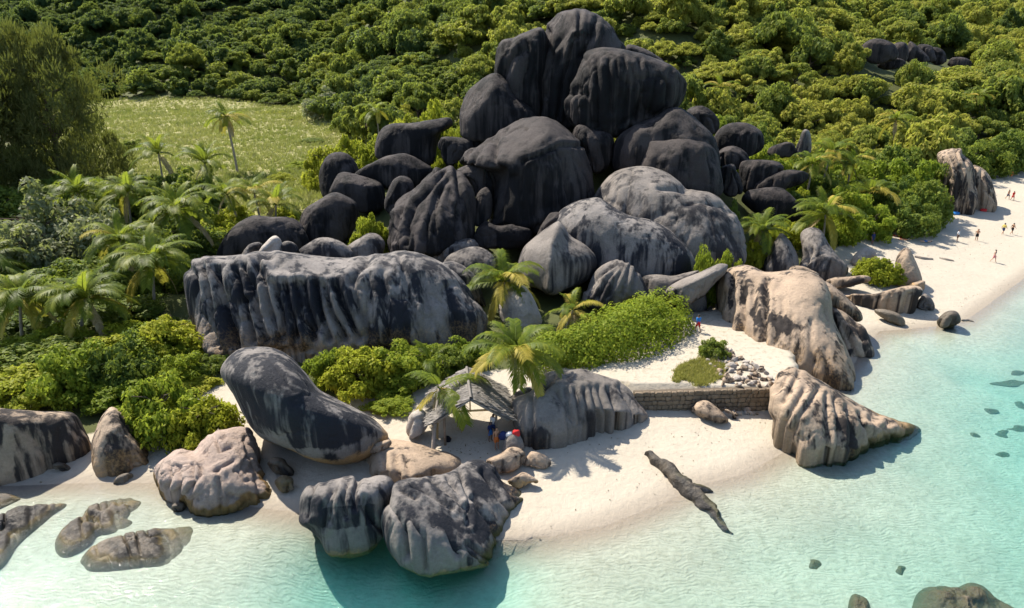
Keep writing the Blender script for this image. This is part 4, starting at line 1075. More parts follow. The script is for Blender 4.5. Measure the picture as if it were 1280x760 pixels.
M['frondy'] = leaf_mat('palm_leaflet_yellow', (0.19, 0.16, 0.025), (0.33, 0.27, 0.04), (0.42, 0.33, 0.09), 0.35)
M['frondd'] = leaf_mat('palm_leaflet_dry', (0.22, 0.16, 0.08), (0.30, 0.22, 0.11), (0.40, 0.32, 0.19), 0.2)
M['reed'] = leaf_mat('reed', (0.17, 0.20, 0.055), (0.25, 0.255, 0.085), (0.31, 0.295, 0.12), 0.35, patch=2.6)
M['grass'] = leaf_mat('grass_blade', (0.18, 0.18, 0.045), (0.28, 0.26, 0.07), (0.42, 0.37, 0.13), 0.35)
M['bark'] = simple_mat('bark', (0.10, 0.075, 0.055), 0.9, 0.1)
M['palmbark'] = simple_mat('palm_bark', (0.27, 0.23, 0.19), 0.9, 0.1, 0.4, 9)

def quads(C, Nn, size, aspect, seed, droop=None):
    """diamond leaves at C facing Nn"""
    g = np.random.default_rng(seed)
    n = len(C)
    Nn = Nn / (np.linalg.norm(Nn, axis=1, keepdims=True) + 1e-9)
    r = g.normal(size=(n, 3))
    if droop is not None:
        r = r * 0.35 + droop
    a = r - Nn * (r * Nn).sum(1, keepdims=True)
    a /= np.linalg.norm(a, axis=1, keepdims=True) + 1e-9
    b = np.cross(Nn, a)
    s = size * g.uniform(0.65, 1.35, (n, 1))
    V = np.stack([C - a * s, C + b * s * aspect + a * s * 0.1, C + a * s, C - b * s * aspect + a * s * 0.1], 1).reshape(-1, 3)
    return V, np.arange(4 * n).reshape(n, 4)

def crown(name, kind, leaves, leaf, seed, mat, clumps=70):
    g = np.random.default_rng(seed)
    if kind == 'casuarina':
        n = clumps
        z = g.uniform(0.12, 1.0, n)
        rad = np.sqrt(np.clip(1 - ((z - 0.42) / 0.60) ** 2, 0.03, 1)) * g.uniform(0.35, 1.0, n)
        an = g.uniform(0, 2 * math.pi, n)
        cc = np.stack([np.cos(an) * rad, np.sin(an) * rad, z], 1)
        cr = g.uniform(0.09, 0.27, n)
    elif kind == 'umbrella':
        n = clumps
        q = np.sqrt(g.uniform(0, 1, n))
        an = g.uniform(0, 2 * math.pi, n)
        cc = np.stack([np.cos(an) * q, np.sin(an) * q, 0.93 - 0.38 * q ** 2 - 0.16 * g.uniform(0, 1, n) ** 2], 1)
        cr = g.uniform(0.13, 0.22, n)
    elif kind == 'open':
        n = clumps
        q = g.normal(size=(n, 3))
        q /= np.linalg.norm(q, axis=1, keepdims=True)
        cc = q * g.uniform(0.45, 1.0, n)[:, None] * np.array([0.85, 0.85, 0.42]) + np.array([0, 0, 0.60])
        cr = g.uniform(0.12, 0.26, n)
    else:
        n = clumps
        zz = g.uniform(-0.22 if kind == 'round' else 0.02, 1.0, n)
        an = g.uniform(0, 2 * math.pi, n)
        h = np.sqrt(1 - np.clip(zz, -1, 1) ** 2)
        dirs = np.stack([np.cos(an) * h, np.sin(an) * h, zz], 1)
        lump = 0.45 + 0.80 * noise3(dirs * 2.0 + seed, seed)
        r = lump * g.uniform(0.62, 0.98, n)
        cc = dirs * r[:, None]
        if kind == 'round':
            cc[:, 2] = 0.50 + cc[:, 2] * 0.48
        else:
            cc[:, 2] = 0.06 + cc[:, 2] * 0.86
        cr = g.uniform(0.10, 0.29, n)
    k = g.integers(0, n, leaves)
    dv = g.normal(size=(leaves, 3))
    dv[:, 2] = dv[:, 2] + 0.35
    dv /= np.linalg.norm(dv, axis=1, keepdims=True)
    rr = g.uniform(0.35, 1.0, leaves) ** 0.5
    flat = np.array([1, 1, 0.62]) if kind != 'umbrella' else np.array([1.25, 1.25, 0.4])
    C = cc[k] + dv * (cr[k] * rr)[:, None] * flat
    C[:, 2] = np.maximum(C[:, 2], 0.01)
    Nn = dv + g.normal(size=(leaves, 3)) * 0.55 + np.array([-0.15, 0.1, 0.6])
    if kind == 'casuarina':
        V, F = quads(C, g.normal(size=(leaves, 3)) * np.array([1, 1, 0.3]), leaf * 1.9, 0.17, seed + 1, droop=(dv * 0.7 + np.array([0, 0, 0.1])))
    else:
        V, F = quads(C, Nn, leaf, 0.5, seed + 1)
    return new_mesh(name, V, F, mat, False)

def tube(path, rads, side=7):
    path = np.asarray(path, float)
    n = len(path)
    t = np.gradient(path, axis=0)
    t /= np.linalg.norm(t, axis=1, keepdims=True) + 1e-9
    ref = np.array([0.31, 0.87, 0.12])
    a = np.cross(t, ref)
    a /= np.linalg.norm(a, axis=1, keepdims=True) + 1e-9
    b = np.cross(t, a)
    q = np.linspace(0, 2 * math.pi, side, endpoint=False)
    V = (path[:, None, :] + np.asarray(rads)[:, None, None] * (np.cos(q)[None, :, None] * a[:, None, :] + np.sin(q)[None, :, None] * b[:, None, :])).reshape(-1, 3)
    i = np.arange(n * side).reshape(n, side)
    j = np.roll(i, -1, axis=1)
    F = np.stack([i[:-1], j[:-1], j[1:], i[1:]], -1).reshape(-1, 4)
    return V, F

def joinvf(parts):
    Vs, Fs, o = [], [], 0
    for V, F in parts:
        Vs.append(V)
        Fs.append(F + o)
        o += len(V)
    return np.concatenate(Vs), np.concatenate(Fs)

def trunk_mesh(name, seed, top=0.7, limbs=5, r0=0.05):
    g = np.random.default_rng(seed)
    parts = []
    z = np.linspace(-0.05, top, 7)
    wob = np.cumsum(g.normal(size=(7, 2)) * 0.018, axis=0)
    main = np.stack([wob[:, 0], wob[:, 1], z], 1)
    parts.append(tube(main, np.linspace(r0 * 1.3, r0 * 0.45, 7), 7))
    for k in range(limbs):
        s = main[g.integers(2, 6)]
        an = k * 2.4 + g.uniform(-0.4, 0.4)
        e = s + np.array([math.cos(an) * 0.55, math.sin(an) * 0.55, g.uniform(0.12, 0.3)])
        mid = (s + e) / 2 + np.array([0, 0, 0.06])
        parts.append(tube([s, mid, e], [r0 * 0.5, r0 * 0.33, r0 * 0.14], 5))
    V, F = joinvf(parts)
    return new_mesh(name, V, F, M['bark'])

FOREST = [crown('forest_crown', 'round', 9000, 0.062, 101, M['forest'], 95), crown('forest_crown', 'round', 9000, 0.06, 102, M['forest'], 70), crown('forest_crown', 'round', 9000, 0.058, 103, M['forest'], 120),
          crown('forest_crown', 'umbrella', 7500, 0.055, 104, M['forest'], 85), crown('forest_crown', 'round', 9000, 0.064, 105, M['forest'], 55), crown('forest_crown', 'open', 6500, 0.055, 106, M['forest'], 34), crown('forest_crown', 'umbrella', 7000, 0.06, 107, M['forest'], 40)]
TRUNKS = [trunk_mesh('trunk', 201 + i) for i in range(3)]
STEMS = [trunk_mesh('stem', 211 + i, 0.55, 7, 0.03) for i in range(3)]
def bushes(mat, base, n=3, leaves=10000, leaf=0.049, clumps=95):
    return [crown('foliage', 'dome', leaves, leaf, base + i, M[mat], clumps) for i in range(n)]
BUSH = {'bush': bushes('bush', 301), 'deep': bushes('deep', 311), 'lime': bushes('lime', 321), 'ashy': bushes('ashy', 331, 2)}

def plant(name, label, cat, loc, rx, ry, h, cm, tm, group=None, cname='crown', tname='trunk'):
    r = add(name, None, loc=loc, rot=(0, 0, rnd.uniform(0, 6.28)), scale=(rx, ry, h))
    r.empty_display_size = 0.2
    add(cname, cm, r)
    add(tname, tm, r)
    return tag(r, label, cat, group)

BCOUNT = 0
def bush(px, top, wpx, Y, kind, label, group=None, name='bush', cat='bush', sink=0.0):
    """crown top seen at (px, top), width in photo pixels, standing at distance Y"""
    global BCOUNT
    BCOUNT += 1
    P = AtY(px, top, Y)
    z0 = hz(P[0], Y) - sink
    dep = (P - CAM) @ FWD
    r = wpx * dep / FPX / 2 * 1.08
    h = max(P[2] - z0, 0.6) * 1.04
    return plant(name, label, cat, (P[0], Y, z0), r, r * rnd.uniform(0.85, 1.1), h, rnd.choice(BUSH[kind]), rnd.choice(STEMS), group, 'foliage', 'stem')

# ---- palms
def frond_mesh(name, e0, droop, mat, seed, width=0.26, nl=44, twist=0.0):
    """a unit-length feather leaf that starts along +X"""
    g = np.random.default_rng(seed)
    n = 22
    s = np.linspace(0, 1, n)
    e = e0 - droop * s ** 1.35
    ds = 1.0 / (n - 1)
    x = np.concatenate([[0], np.cumsum(np.cos(e[:-1]) * ds)])
    z = np.concatenate([[0], np.cumsum(np.sin(e[:-1]) * ds)])
    path = np.stack([x, 0.05 * np.sin(s * 2 + seed) * s, z], 1)
    V, F = tube(path, np.linspace(0.013, 0.003, n), 4)
    parts = [(V, F)]
    LV, LF = [], []
    o = 0
    for q in np.linspace(0.13, 0.995, nl):
        c = np.array([np.interp(q, s, path[:, i]) for i in range(3)])
        ee = np.interp(q, s, e)
        fwd = np.array([math.cos(ee), 0, math.sin(ee)])
        up = np.array([-math.sin(ee), 0, math.cos(ee)])
        ln = width * (0.35 + 0.65 * math.sin(math.pi * min(1, q * 0.80 + 0.14)) ** 0.7) * g.uniform(0.85, 1.1)
        for sd in (-1, 1):
            side = np.array([0, sd, 0])
            d0 = side * 0.80 + fwd * (0.45 + 0.35 * q) + up * 0.22
            d0 /= np.linalg.norm(d0)
            d1 = d0 * 0.75 + np.array([0, 0, -0.75]) + g.normal(size=3) * 0.10
            d1 /= np.linalg.norm(d1)
            wv = np.cross(d0, up + side * 0.1)
            wv /= np.linalg.norm(wv) + 1e-9
            w = 0.0098
            p1 = c + d0 * ln * 0.5
            p2 = p1 + d1 * ln * 0.55
            LV += [c - wv * w * 0.6, c + wv * w * 0.6, p1 + wv * w, p1 - wv * w, p2 + wv * w * 0.2, p2 - wv * w * 0.2]
            LF += [(o, o + 1, o + 2, o + 3), (o + 3, o + 2, o + 4, o + 5)]
            o += 6
    parts.append((np.array(LV), np.array(LF)))
    V, F = joinvf(parts)
    return new_mesh(name, V, F, mat, False)

FR = {'up': [frond_mesh('frond', R(78), R(55), M['frond'], 1), frond_mesh('frond', R(66), R(75), M['frond'], 2)],
      'mid': [frond_mesh('frond', R(48), R(85), M['frond'], 3), frond_mesh('frond', R(36), R(80), M['frond'], 4), frond_mesh('frond', R(52), R(105), M['frond'], 5)],
      'low': [frond_mesh('frond', R(14), R(75), M['frond'], 6), frond_mesh('frond', R(4), R(60), M['frond'], 7)],
      'old': [frond_mesh('frond', R(-28), R(50), M['frondy'], 8, 0.2), frond_mesh('frond', R(-15), R(65), M['frondy'], 9, 0.2)],
      'dry': [frond_mesh('frond', R(-52), R(30), M['frondd'], 10, 0.14), frond_mesh('frond', R(-40), R(45), M['frondd'], 11, 0.14)],
      'ylw': [frond_mesh('frond', R(50), R(85), M['frondy'], 12), frond_mesh('frond', R(20), R(75), M['frondy'], 13)]}
nut_m = simple_mat('coconut', (0.16, 0.14, 0.04), 0.6, 0.3)

def palm(px, py, Y, flen, label, base=None, nf=20, yellow=0.0, old=2, dry=1, group=None, mix=(3, 8, 6), r0=0.16, nuts=0):
    T = AtY(px, py, Y)
    if base is None:
        bx, by = T[0] + rnd.uniform(-1.0, 1.0), Y + rnd.uniform(-0.6, 0.9)
    else:
        bx, by = base
    bz = hz(bx, by)
    r = add('coconut_palm', None, loc=(bx, by, bz))
    r.empty_display_size = 0.2
    tag(r, label, 'palm', group)
    top = np.array([T[0] - bx, T[1] - by, T[2] - bz])
    t = np.linspace(0, 1, 26)
    path = np.stack([top[0] * t ** 1.6, top[1] * t ** 1.6, -0.3 + (top[2] + 0.3) * t], 1)
    rads = r0 * (1.0 - 0.38 * t + 0.55 * np.exp(-t * 16)) * (1 + 0.06 * (np.arange(26) % 2))
    V, F = tube(path, rads, 8)
    add('trunk', new_mesh('trunk', V, F, M['palmbark']), r)
    a0 = rnd.uniform(0, 6.28)
    kinds = []
    for k, c in zip(('up', 'mid', 'low'), mix):
        kinds += [k] * max(1, round(c * nf / 17.0))
    kinds += ['old'] * old + ['dry'] * dry
    for i, k in enumerate(kinds):
        kk = 'ylw' if (k in ('mid', 'low') and rnd.random() < yellow) else k
        me = rnd.choice(FR[kk])
        sc = flen * 1.12 * rnd.uniform(0.85, 1.1) * (0.8 if k == 'up' else 1.0)
        f = add('frond', me, r, loc=top, rot=(rnd.uniform(-0.15, 0.15), rnd.uniform(-0.12, 0.12), a0 + i * 2.39996 + rnd.uniform(-0.2, 0.2)), scale=(sc, sc * rnd.uniform(0.9, 1.15), sc))
    if nuts:
        import bmesh
        bm = bmesh.new()
        for i in range(nuts):
            q = i * 6.28 / nuts
            mt = Matrix.Translation((top[0] + 0.22 * math.cos(q), top[1] + 0.22 * math.sin(q), top[2] - 0.2 - 0.08 * (i % 2))) @ Matrix.Diagonal((0.11, 0.11, 0.14, 1))
            bmesh.ops.create_icosphere(bm, subdivisions=2, radius=1, matrix=mt)
        me = bpy.data.meshes.new('coconut_bunch')
        bm.to_mesh(me)
        bm.free()
        me.materials.append(nut_m)
        add('coconut_bunch', me, r)
    return r

b0 = G(541, 557, 1.15)
palm(645, 440, 44.6, 3.6, 'full-crowned coconut palm with one white-lit frond between hut and hedge', base=(0.2, 45.6), nf=18, yellow=0.15, old=3, dry=1, nuts=7)
palm(630, 352, 62, 4.2, 'coconut palm growing above the small pale conical rock', nf=15, yellow=0.25, old=2, dry=1)
palm(716, 388, 57, 2.6, 'sickly yellowing coconut palm with a dry tuft at the edge of the hedge', nf=9, yellow=0.6, old=3, dry=4)
palm(549, 486, 43.0, 3.4, 'leaning coconut palm with hanging dead fronds at the side of the hut', base=(b0[0], b0[1]), nf=7, yellow=0.2, old=2, dry=4, mix=(3, 5, 3))
palm(540, 455, 50.5, 2.6, 'young coconut palm rising from the bush behind the thatched hut', nf=13, old=1, dry=0)
palm(106, 372, 57.5, 3.9, 'large coconut palm in front of the grove, second from the frame edge', nf=21, yellow=0.08, old=3)
palm(26, 372, 57.0, 3.9, 'coconut palm at the frame edge above the left shore bushes', nf=20, yellow=0.1, old=3)
palm(192, 325, 64.0, 4.2, 'tall coconut palm against the end of the huge wall boulder', nf=22, yellow=0.05, old=2)
palm(222, 262, 76.0, 4.5, 'dark coconut palm behind the wall boulder palm, towards the field', nf=22, old=1)
palm(96, 240, 88.0, 4.3, 'coconut palm with pale drooping fronds under the feathery dark tree', nf=18, yellow=0.2)
palm(256, 205, 100.0, 4.4, 'upright young coconut palm standing in front of the reed field', nf=14, mix=(6, 6, 3), old=0)
palm(198, 192, 106.0, 4.2, 'bright young coconut palm between feathery tree and reed field', nf=13, mix=(6, 6, 3), old=0, yellow=0.2)
palm(318, 243, 87.0, 3.6, 'yellow-fronded palm near the long dark hump', nf=12, yellow=0.75, mix=(5, 6, 3), old=1)
palm(345, 256, 84.0, 3.8, 'green palm closest to the tilted slab boulder at the field edge', nf=13, yellow=0.15, mix=(5, 6, 3), old=1)
palm(284, 244, 88.0, 3.8, 'short palm between the yellow-fronded palm and the grove', nf=13, yellow=0.35, mix=(5, 6, 3), old=1)
palm(150, 300, 70.0, 3.8, 'coconut palm half hidden behind the tall grove palm', nf=18, yellow=0.1)
palm(160, 240, 86.0, 3.8, 'coconut palm inland of the dark grove palm, below the feathery tree edge', nf=17, yellow=0.15)
palm(-20, 330, 66.0, 4.0, 'coconut palm cut by the left frame edge', nf=18, yellow=0.1)
pb = AtY(297, 216, 136)
palm(282, 146, 136.0, 4.2, 'lone tall slender coconut palm standing over the reed field', base=(pb[0], 136.0), nf=15, yellow=0.3, old=4, dry=2, r0=0.24)
palm(1032, 268, 84, 4.4, 'golden-green coconut palm above the forked-top boulder', nf=17, yellow=0.35, old=3)
palm(953, 288, 80, 3.9, 'coconut palm with fanned fronds beside the large rounded grey boulder', nf=15, yellow=0.15, old=2)
palm(1040, 190, 104, 3.8, 'pale-fronded palm in the shrubs near the slim rock spike', nf=12, yellow=0.3)
palm(1088, 240, 97, 4.2, 'palm sunk among the coastal trees above the beach', nf=14, yellow=0.2)
palm(1016, 205, 98, 3.4, 'small palm beside the flat leaning slab', nf=12, yellow=0.25)
palm(1064, 205, 103, 3.6, 'palm with a bent pale frond behind the coastal trees', nf=12, yellow=0.3)
palm(470, 138, 134, 3.6, 'distant small palm on the slope above the yellow bushes', nf=10, yellow=0.1)
palm(1120, 150, 132, 3.8, 'lone palm crown poking through the slope trees above the coastal trees', nf=12, yellow=0.2)

# ---- bushes and coastal trees
ORD = ['first', 'second', 'third', 'fourth', 'fifth', 'sixth', 'seventh', 'eighth', 'ninth', 'tenth', 'eleventh', 'twelfth', 'thirteenth', 'fourteenth']
def row(items, kinds, what, where, group, name='bush', cat='bush', rows=None):
    """plants of one thicket, told apart by row and by count from the left"""
    rows = rows or [(0, 999, '')]
    for y0, y1, rname in rows:
        sub = sorted([a for a in items if y0 <= a[3] < y1])
        for i, a in enumerate(sub):
            k = rnd.choice(kinds)
            bush(*a, k, '%s %s from the left, %s%s' % (ORD[i], what, rname, where), group, name, cat)
row([(25, 455, 120, 47.5), (85, 425, 100, 48), (140, 418, 90, 48.5), (50, 425, 130, 52), (120, 420, 130, 53), (180, 410, 110, 54), (5, 430, 110, 53), (-30, 450, 110, 49), (240, 470, 60, 49), (265, 440, 50, 52), (150, 470, 90, 47), (225, 440, 70, 50)], ['bush', 'bush', 'lime', 'deep'], 'leafy shrub', 'thicket above left shore rocks', 'shrubs of the left shore thicket', rows=[(0, 49.5, 'front row of the '), (49.5, 99, 'back row of the ')])
bush(190, 462, 104, 42.8, 'bush', 'bright shrub hanging over the tan-footed boulder on the left shore')
bush(252, 486, 92, 42.0, 'lime', 'round lime-green shrub between craggy rock and seal-shaped boulder')
bush(205, 392, 95, 54.5, 'lime', 'sunlit shrub at the lower corner of the huge wall boulder')
row([(-10, 385, 120, 59), (70, 395, 110, 60), (150, 370, 110, 62), (225, 395, 70, 57.5), (30, 330, 120, 66), (120, 320, 120, 68), (200, 310, 90, 71), (250, 285, 80, 78), (165, 275, 100, 78), (215, 245, 100, 88), (140, 215, 110, 98), (195, 205, 90, 102), (240, 215, 80, 98), (60, 220, 100, 100), (0, 225, 120, 98), (-60, 300, 140, 75), (-50, 360, 120, 62)], ['deep'], 'dark shrub', 'undergrowth of the palm grove', 'dark shrubs under the palm grove', rows=[(0, 64, 'near row of '), (64, 80, 'middle row of '), (80, 200, 'inland row of ')])
for k, a in enumerate([(40, 238, 150, 78), (110, 262, 110, 76), (10, 270, 110, 72)]):
    bush(*a, 'ashy', ['wide ashy grey-green shrub spreading under the feathery dark tree', 'ashy shrub beside the dark grove palm, inland of it', 'ashy pale shrub at the frame edge above the grove palms'][k])
bush(575, 425, 60, 52, 'bush', 'leafy shrub at the tapering foot of the wall boulder, nearer the palms')
bush(530, 428, 60, 51.5, 'bush', 'leafy shrub at the foot of the wall boulder behind the young palm')
row([(300, 255, 60, 90), (335, 262, 60, 84), (270, 262, 60, 86), (355, 250, 40, 88), (403, 166, 56, 118), (435, 158, 60, 120), (470, 150, 56, 122), (505, 130, 66, 128), (540, 118, 60, 130), (452, 178, 50, 108), (425, 175, 44, 110), (520, 140, 50, 116), (585, 120, 40, 124)], ['lime'], 'yellow-green shrub', 'reed field edge', 'yellow-green shrubs along the field edge', rows=[(0, 100, 'near part of '), (100, 300, 'far part of ')])
bush(408, 113, 64, 225, 'ashy', 'domed blue-green tree at the far edge of the reed field')
bush(557, 161, 30, 100.5, 'lime', 'small yellow shrub on top of the black wedge stone')
bush(547, 190, 18, 97, 'lime', 'tiny yellow shrub under the flat-topped slab')
bush(459, 257, 50, 77, 'lime', 'feathery yellow-green shrub growing among the pile boulders')
bush(447, 424, 92, 48.6, 'lime', 'bright shrub between huge wall boulder and seal-shaped boulder')
bush(410, 430, 60, 49.5, 'bush', 'brownish green shrub beside the pointed dark stone')
bush(500, 432, 96, 49.5, 'bush', 'broad green shrub under the dark face of the huge wall boulder')
bush(555, 432, 66, 50.5, 'deep', 'shaded shrub behind the young palm and hut')
bush(590, 440, 60, 54, 'deep', 'shaded shrub between the full-crowned palm and the wall boulder')
bush(487, 492, 62, 45.8, 'bush', 'leafy shrub on sand behind the tail of the seal-shaped boulder')
bush(893, 420, 36, 52.3, 'deep', 'small round dark green bush at the top of the loose stones')
bush(886, 299, 44, 67, 'bush', 'broad-leaved bush in front of the large rounded grey boulder')
bush(914, 308, 36, 67, 'bush', 'smaller broad-leaved bush beside the log-like leaning rock')
bush(988, 272, 50, 84, 'lime', 'yellow-green shrub between the two beach palms')
bush(945, 300, 36, 78, 'lime', 'bright shrub at the foot of the fanned palm')
bc = at(1102, 353)
bush(1101, 313, 52, bc[1], 'lime', 'round yellow-green bush alone on the beach beside the standing stone')
row([(1070, 232, 76, 93), (1112, 214, 80, 99), (1148, 193, 84, 106), (1163, 222, 66, 100), (1132, 243, 66, 94), (1094, 252, 60, 90), (1062, 262, 54, 87), (1178, 196, 60, 112), (1012, 236, 56, 92), (1040, 216, 60, 99), (1085, 195, 70, 108), (1125, 178, 76, 114), (1020, 258, 40, 88), (1160, 245, 44, 95)], ['bush', 'bush', 'deep'], 'leafy tree', 'trees at the beach top', 'trees crowded along the top of the beach', 'coastal_tree', 'tree', rows=[(0, 96, 'beach-side row of '), (96, 200, 'rear row of ')])
row([(975, 192, 60, 100), (1000, 190, 50, 104), (950, 176, 60, 112), (1030, 180, 70, 112), (985, 170, 70, 116), (1065, 180, 60, 116), (920, 246, 30, 84), (1000, 230, 40, 94), (905, 140, 70, 120), (945, 150, 70, 120)], ['bush', 'deep', 'lime'], 'shrub', 'growth beside the small palms', 'shrubs right of the boulder tower', rows=[(0, 105, 'near '), (105, 300, 'rear ')])
row([(1208, 172, 60, 132), (1235, 168, 66, 138), (1262, 162, 66, 142), (1290, 158, 66, 146), (1195, 178, 50, 124), (1320, 155, 70, 150)], ['deep'], 'dark tree', 'line behind the far beach', 'trees behind the far beach', 'coastal_tree', 'tree')

for k, a in enumerate([(150, 395, 70, 56), (60, 405, 80, 55), (235, 340, 60, 70), (75, 335, 80, 66), (165, 335, 60, 68), (285, 275, 50, 82), (130, 300, 80, 74), (15, 305, 90, 72)]):
    bush(*a, ['lime', 'bush', 'deep', 'bush', 'deep', 'lime', 'bush', 'deep'][k], ['sunlit leafy tree below the large grove palm', 'leafy tree below the frame-edge palm', 'dark leafy tree behind the corner of the wall boulder', 'leafy tree behind the large grove palm', 'dark leafy tree beside the tall wall-boulder palm', 'yellow-green leafy tree inland of the long dark hump', 'leafy tree between the grove palms and the ashy shrubs', 'dark leafy tree at the frame edge below the ashy shrubs'][k], None, 'leafy_tree', 'tree')
row([(150, 140, 40, 262), (190, 150, 36, 255), (235, 146, 40, 270), (290, 140, 40, 268), (340, 146, 40, 262), (372, 152, 36, 240), (388, 172, 40, 180), (372, 200, 34, 140), (350, 214, 34, 128), (160, 172, 30, 165)], ['lime', 'bush', 'deep'], 'low bush', 'ragged rim of the reed field', 'low bushes around the rim of the reed field')
palm(330, 120, 300.0, 4.0, 'tiny palm at the far rim of the reed field', nf=10)
palm(900, 110, 165.0, 4.0, 'small palm crown on the slope right of the tower top', nf=11, yellow=0.2)
palm(1010, 75, 215.0, 4.4, 'small palm on the slope left of the hillside outcrop', nf=11, yellow=0.2)
palm(1225, 120, 170.0, 4.0, 'small palm on the slope below the far end of the outcrop', nf=11, yellow=0.2)
palm(560, 60, 240.0, 4.4, 'small palm on the slope left of the tallest dome', nf=11, yellow=0.1)

# ---- the big hedge behind the path: one clipped-looking mass of leaves
def hedge():
    g = np.random.default_rng(77)
    spine = [(688, 458, 2.3, 2.0), (725, 453, 3.0, 2.8), (768, 444, 3.5, 3.5), (808, 430, 3.5, 3.8), (838, 413, 2.7, 3.4)]
    S = np.array([[*G(x, y, 2.2)[:2], w, h] for x, y, w, h in spine])
    # move the spine back so that the front foot meets the path
    n = 21000
    t = g.uniform(0, len(S) - 1, n)
    c = np.stack([np.interp(t, np.arange(len(S)), S[:, i]) for i in range(4)], 1)
    an = g.uniform(0, 2 * math.pi, n)
    zz = g.uniform(0, 1, n)
    h = np.sqrt(1 - zz ** 2.6)
    d = np.stack([np.cos(an) * h, np.sin(an) * h, zz], 1)
    q0 = np.stack([c[:, 0] + d[:, 0] * c[:, 2], c[:, 1] + 1.6 + d[:, 1] * c[:, 2], 2.0 + d[:, 2] * c[:, 3]], 1)
    lump = 0.62 + 0.68 * fbm(q0 * 0.75, 3, 5)
    lump *= 1 - 0.16 * g.uniform(0, 1, n) ** 2
    P = np.stack([c[:, 0] + d[:, 0] * c[:, 2] * lump, c[:, 1] + 1.6 + d[:, 1] * c[:, 2] * lump, 2.0 + d[:, 2] * c[:, 3] * lump], 1)
    keep = (zz > 0.10) | (g.uniform(0, 1, n) < 0.45)
    P, d, n = P[keep], d[keep], int(keep.sum())
    V, F = quads(P, d + g.normal(size=(n, 3)) * 0.5 + np.array([0, 0, 0.3]), 0.135, 0.55, 79)
    base = S[2, :2]
    o = add('hedge', new_mesh('hedge', V - np.array([base[0], base[1], 2.0]), F, M['bush'], False), loc=(base[0], base[1], 2.0))
    tag(o, 'dense bright green hedge-like shrub bank beside the shaded sand path', 'hedge')
hedge()

# ---- the feathery dark tree at the left
CAS = crown('crown', 'casuarina', 30000, 0.0165, 401, M['cas'], 120)
p = AtY(34, 50, 112)
plant('casuarina_tree', 'big feathery dark olive tree at the left frame edge before the field', 'tree', (p[0], 112, hz(p[0], 112)), 11.5, 10.0, (p[2] - hz(p[0], 112)) * 1.0, CAS, trunk_mesh('trunk', 230, 0.85, 12, 0.035))
p = AtY(-40, 90, 106)
plant('casuarina_tree', 'lower feathery dark tree cut by the left frame edge', 'tree', (p[0], 106, hz(p[0], 106)), 11.0, 10.0, (p[2] - hz(p[0], 106)), CAS, trunk_mesh('trunk', 231, 0.85, 12, 0.035))

# ---- forest on the slopes
pts = []
step = 5.5
for yy in np.arange(118, 560, step):
    hw = yy * 1.05 + 30
    for xx in np.arange(-hw, hw, step * (1.0 + 0.0006 * yy)):
        pts.append((xx + rnd.uniform(-2.6, 2.6), yy + rnd.uniform(-2.6, 2.6)))
pts = np.array(pts)
hy = np.interp(pts[:, 0], HILL_X, HILL_Y)
ok = pts[:, 1] > hy - 6
ok &= ~inside(pts[:, 0], pts[:, 1], FIELD_POLY)
pile = (np.abs(pts[:, 0] - 14) < 30) & (pts[:, 1] < 122)
ok &= ~pile
# the outcrop stays bare
zt = height(pts[:, 0], pts[:, 1])
P3 = np.stack([pts[:, 0], pts[:, 1], zt], 1)
px, py = project(P3 + np.array([0, 0, 2.5]))
ok &= ~((px > 1072) & (px < 1214) & (py > 62) & (py < 96))
ok &= ~((px > 1256) & (py > 100) & (py < 135))
ok &= (px > -260) & (px < 1540) & (py > -90)
ok &= ~((px > 1186) & (py > 184))
P3 = P3[ok]
dist = np.linalg.norm(P3 - CAM, axis=1)
fx_, _ = project(P3)
dist = dist + 5000 * ((fx_ < -20) | (fx_ > 1300))
o_ = np.argsort(dist)
P3 = P3[o_]
near, far = P3[:300], P3[300:]
ZONES = [(330, 'on the slope above the reed field'), (480, 'on the slope above the yellow field-edge shrubs'), (600, 'on the slope beside the flat-topped black slab'), (720, 'on the slope behind the top of the tower'),
         (860, 'on the slope behind the broad streaked block'), (990, 'on the slope above the half-hidden dark boulders'), (1110, 'on the slope above the beach palms'), (9999, 'on the slope between hillside outcrop and far beach')]
SHAPE = ['full rounded', 'lumpy rounded', 'fine-leaved rounded', 'flat umbrella-crowned', 'coarse clumped', 'open-crowned', 'broken umbrella-crowned']
CROWN_OBS = []
for i, q in enumerate(near):
    qx, qy = project(q[None, :])
    zone = next(w_ for lim, w_ in ZONES if qx[0] < lim)
    s = rnd.choice([rnd.uniform(2.2, 3.6), rnd.uniform(3.2, 4.8), rnd.uniform(4.2, 6.4)])
    ci = rnd.choice([0, 1, 2, 3, 4, 4, 5, 5, 6])
    if i < 7:
        ci = i
    lab = '%s %s tree %s' % ('big' if s > 4.4 else 'small', SHAPE[ci], zone)
    r = plant('forest_tree', lab, 'tree', (q[0], q[1], q[2] - 0.6), s, s * rnd.uniform(0.85, 1.15), s * rnd.choice([rnd.uniform(0.95, 1.4), rnd.uniform(1.3, 2.1)]), FOREST[ci], rnd.choice(TRUNKS), 'forest trees ' + zone)
    if i < 5:
        CROWN_OBS.append(r.children[0] if r.children else None)
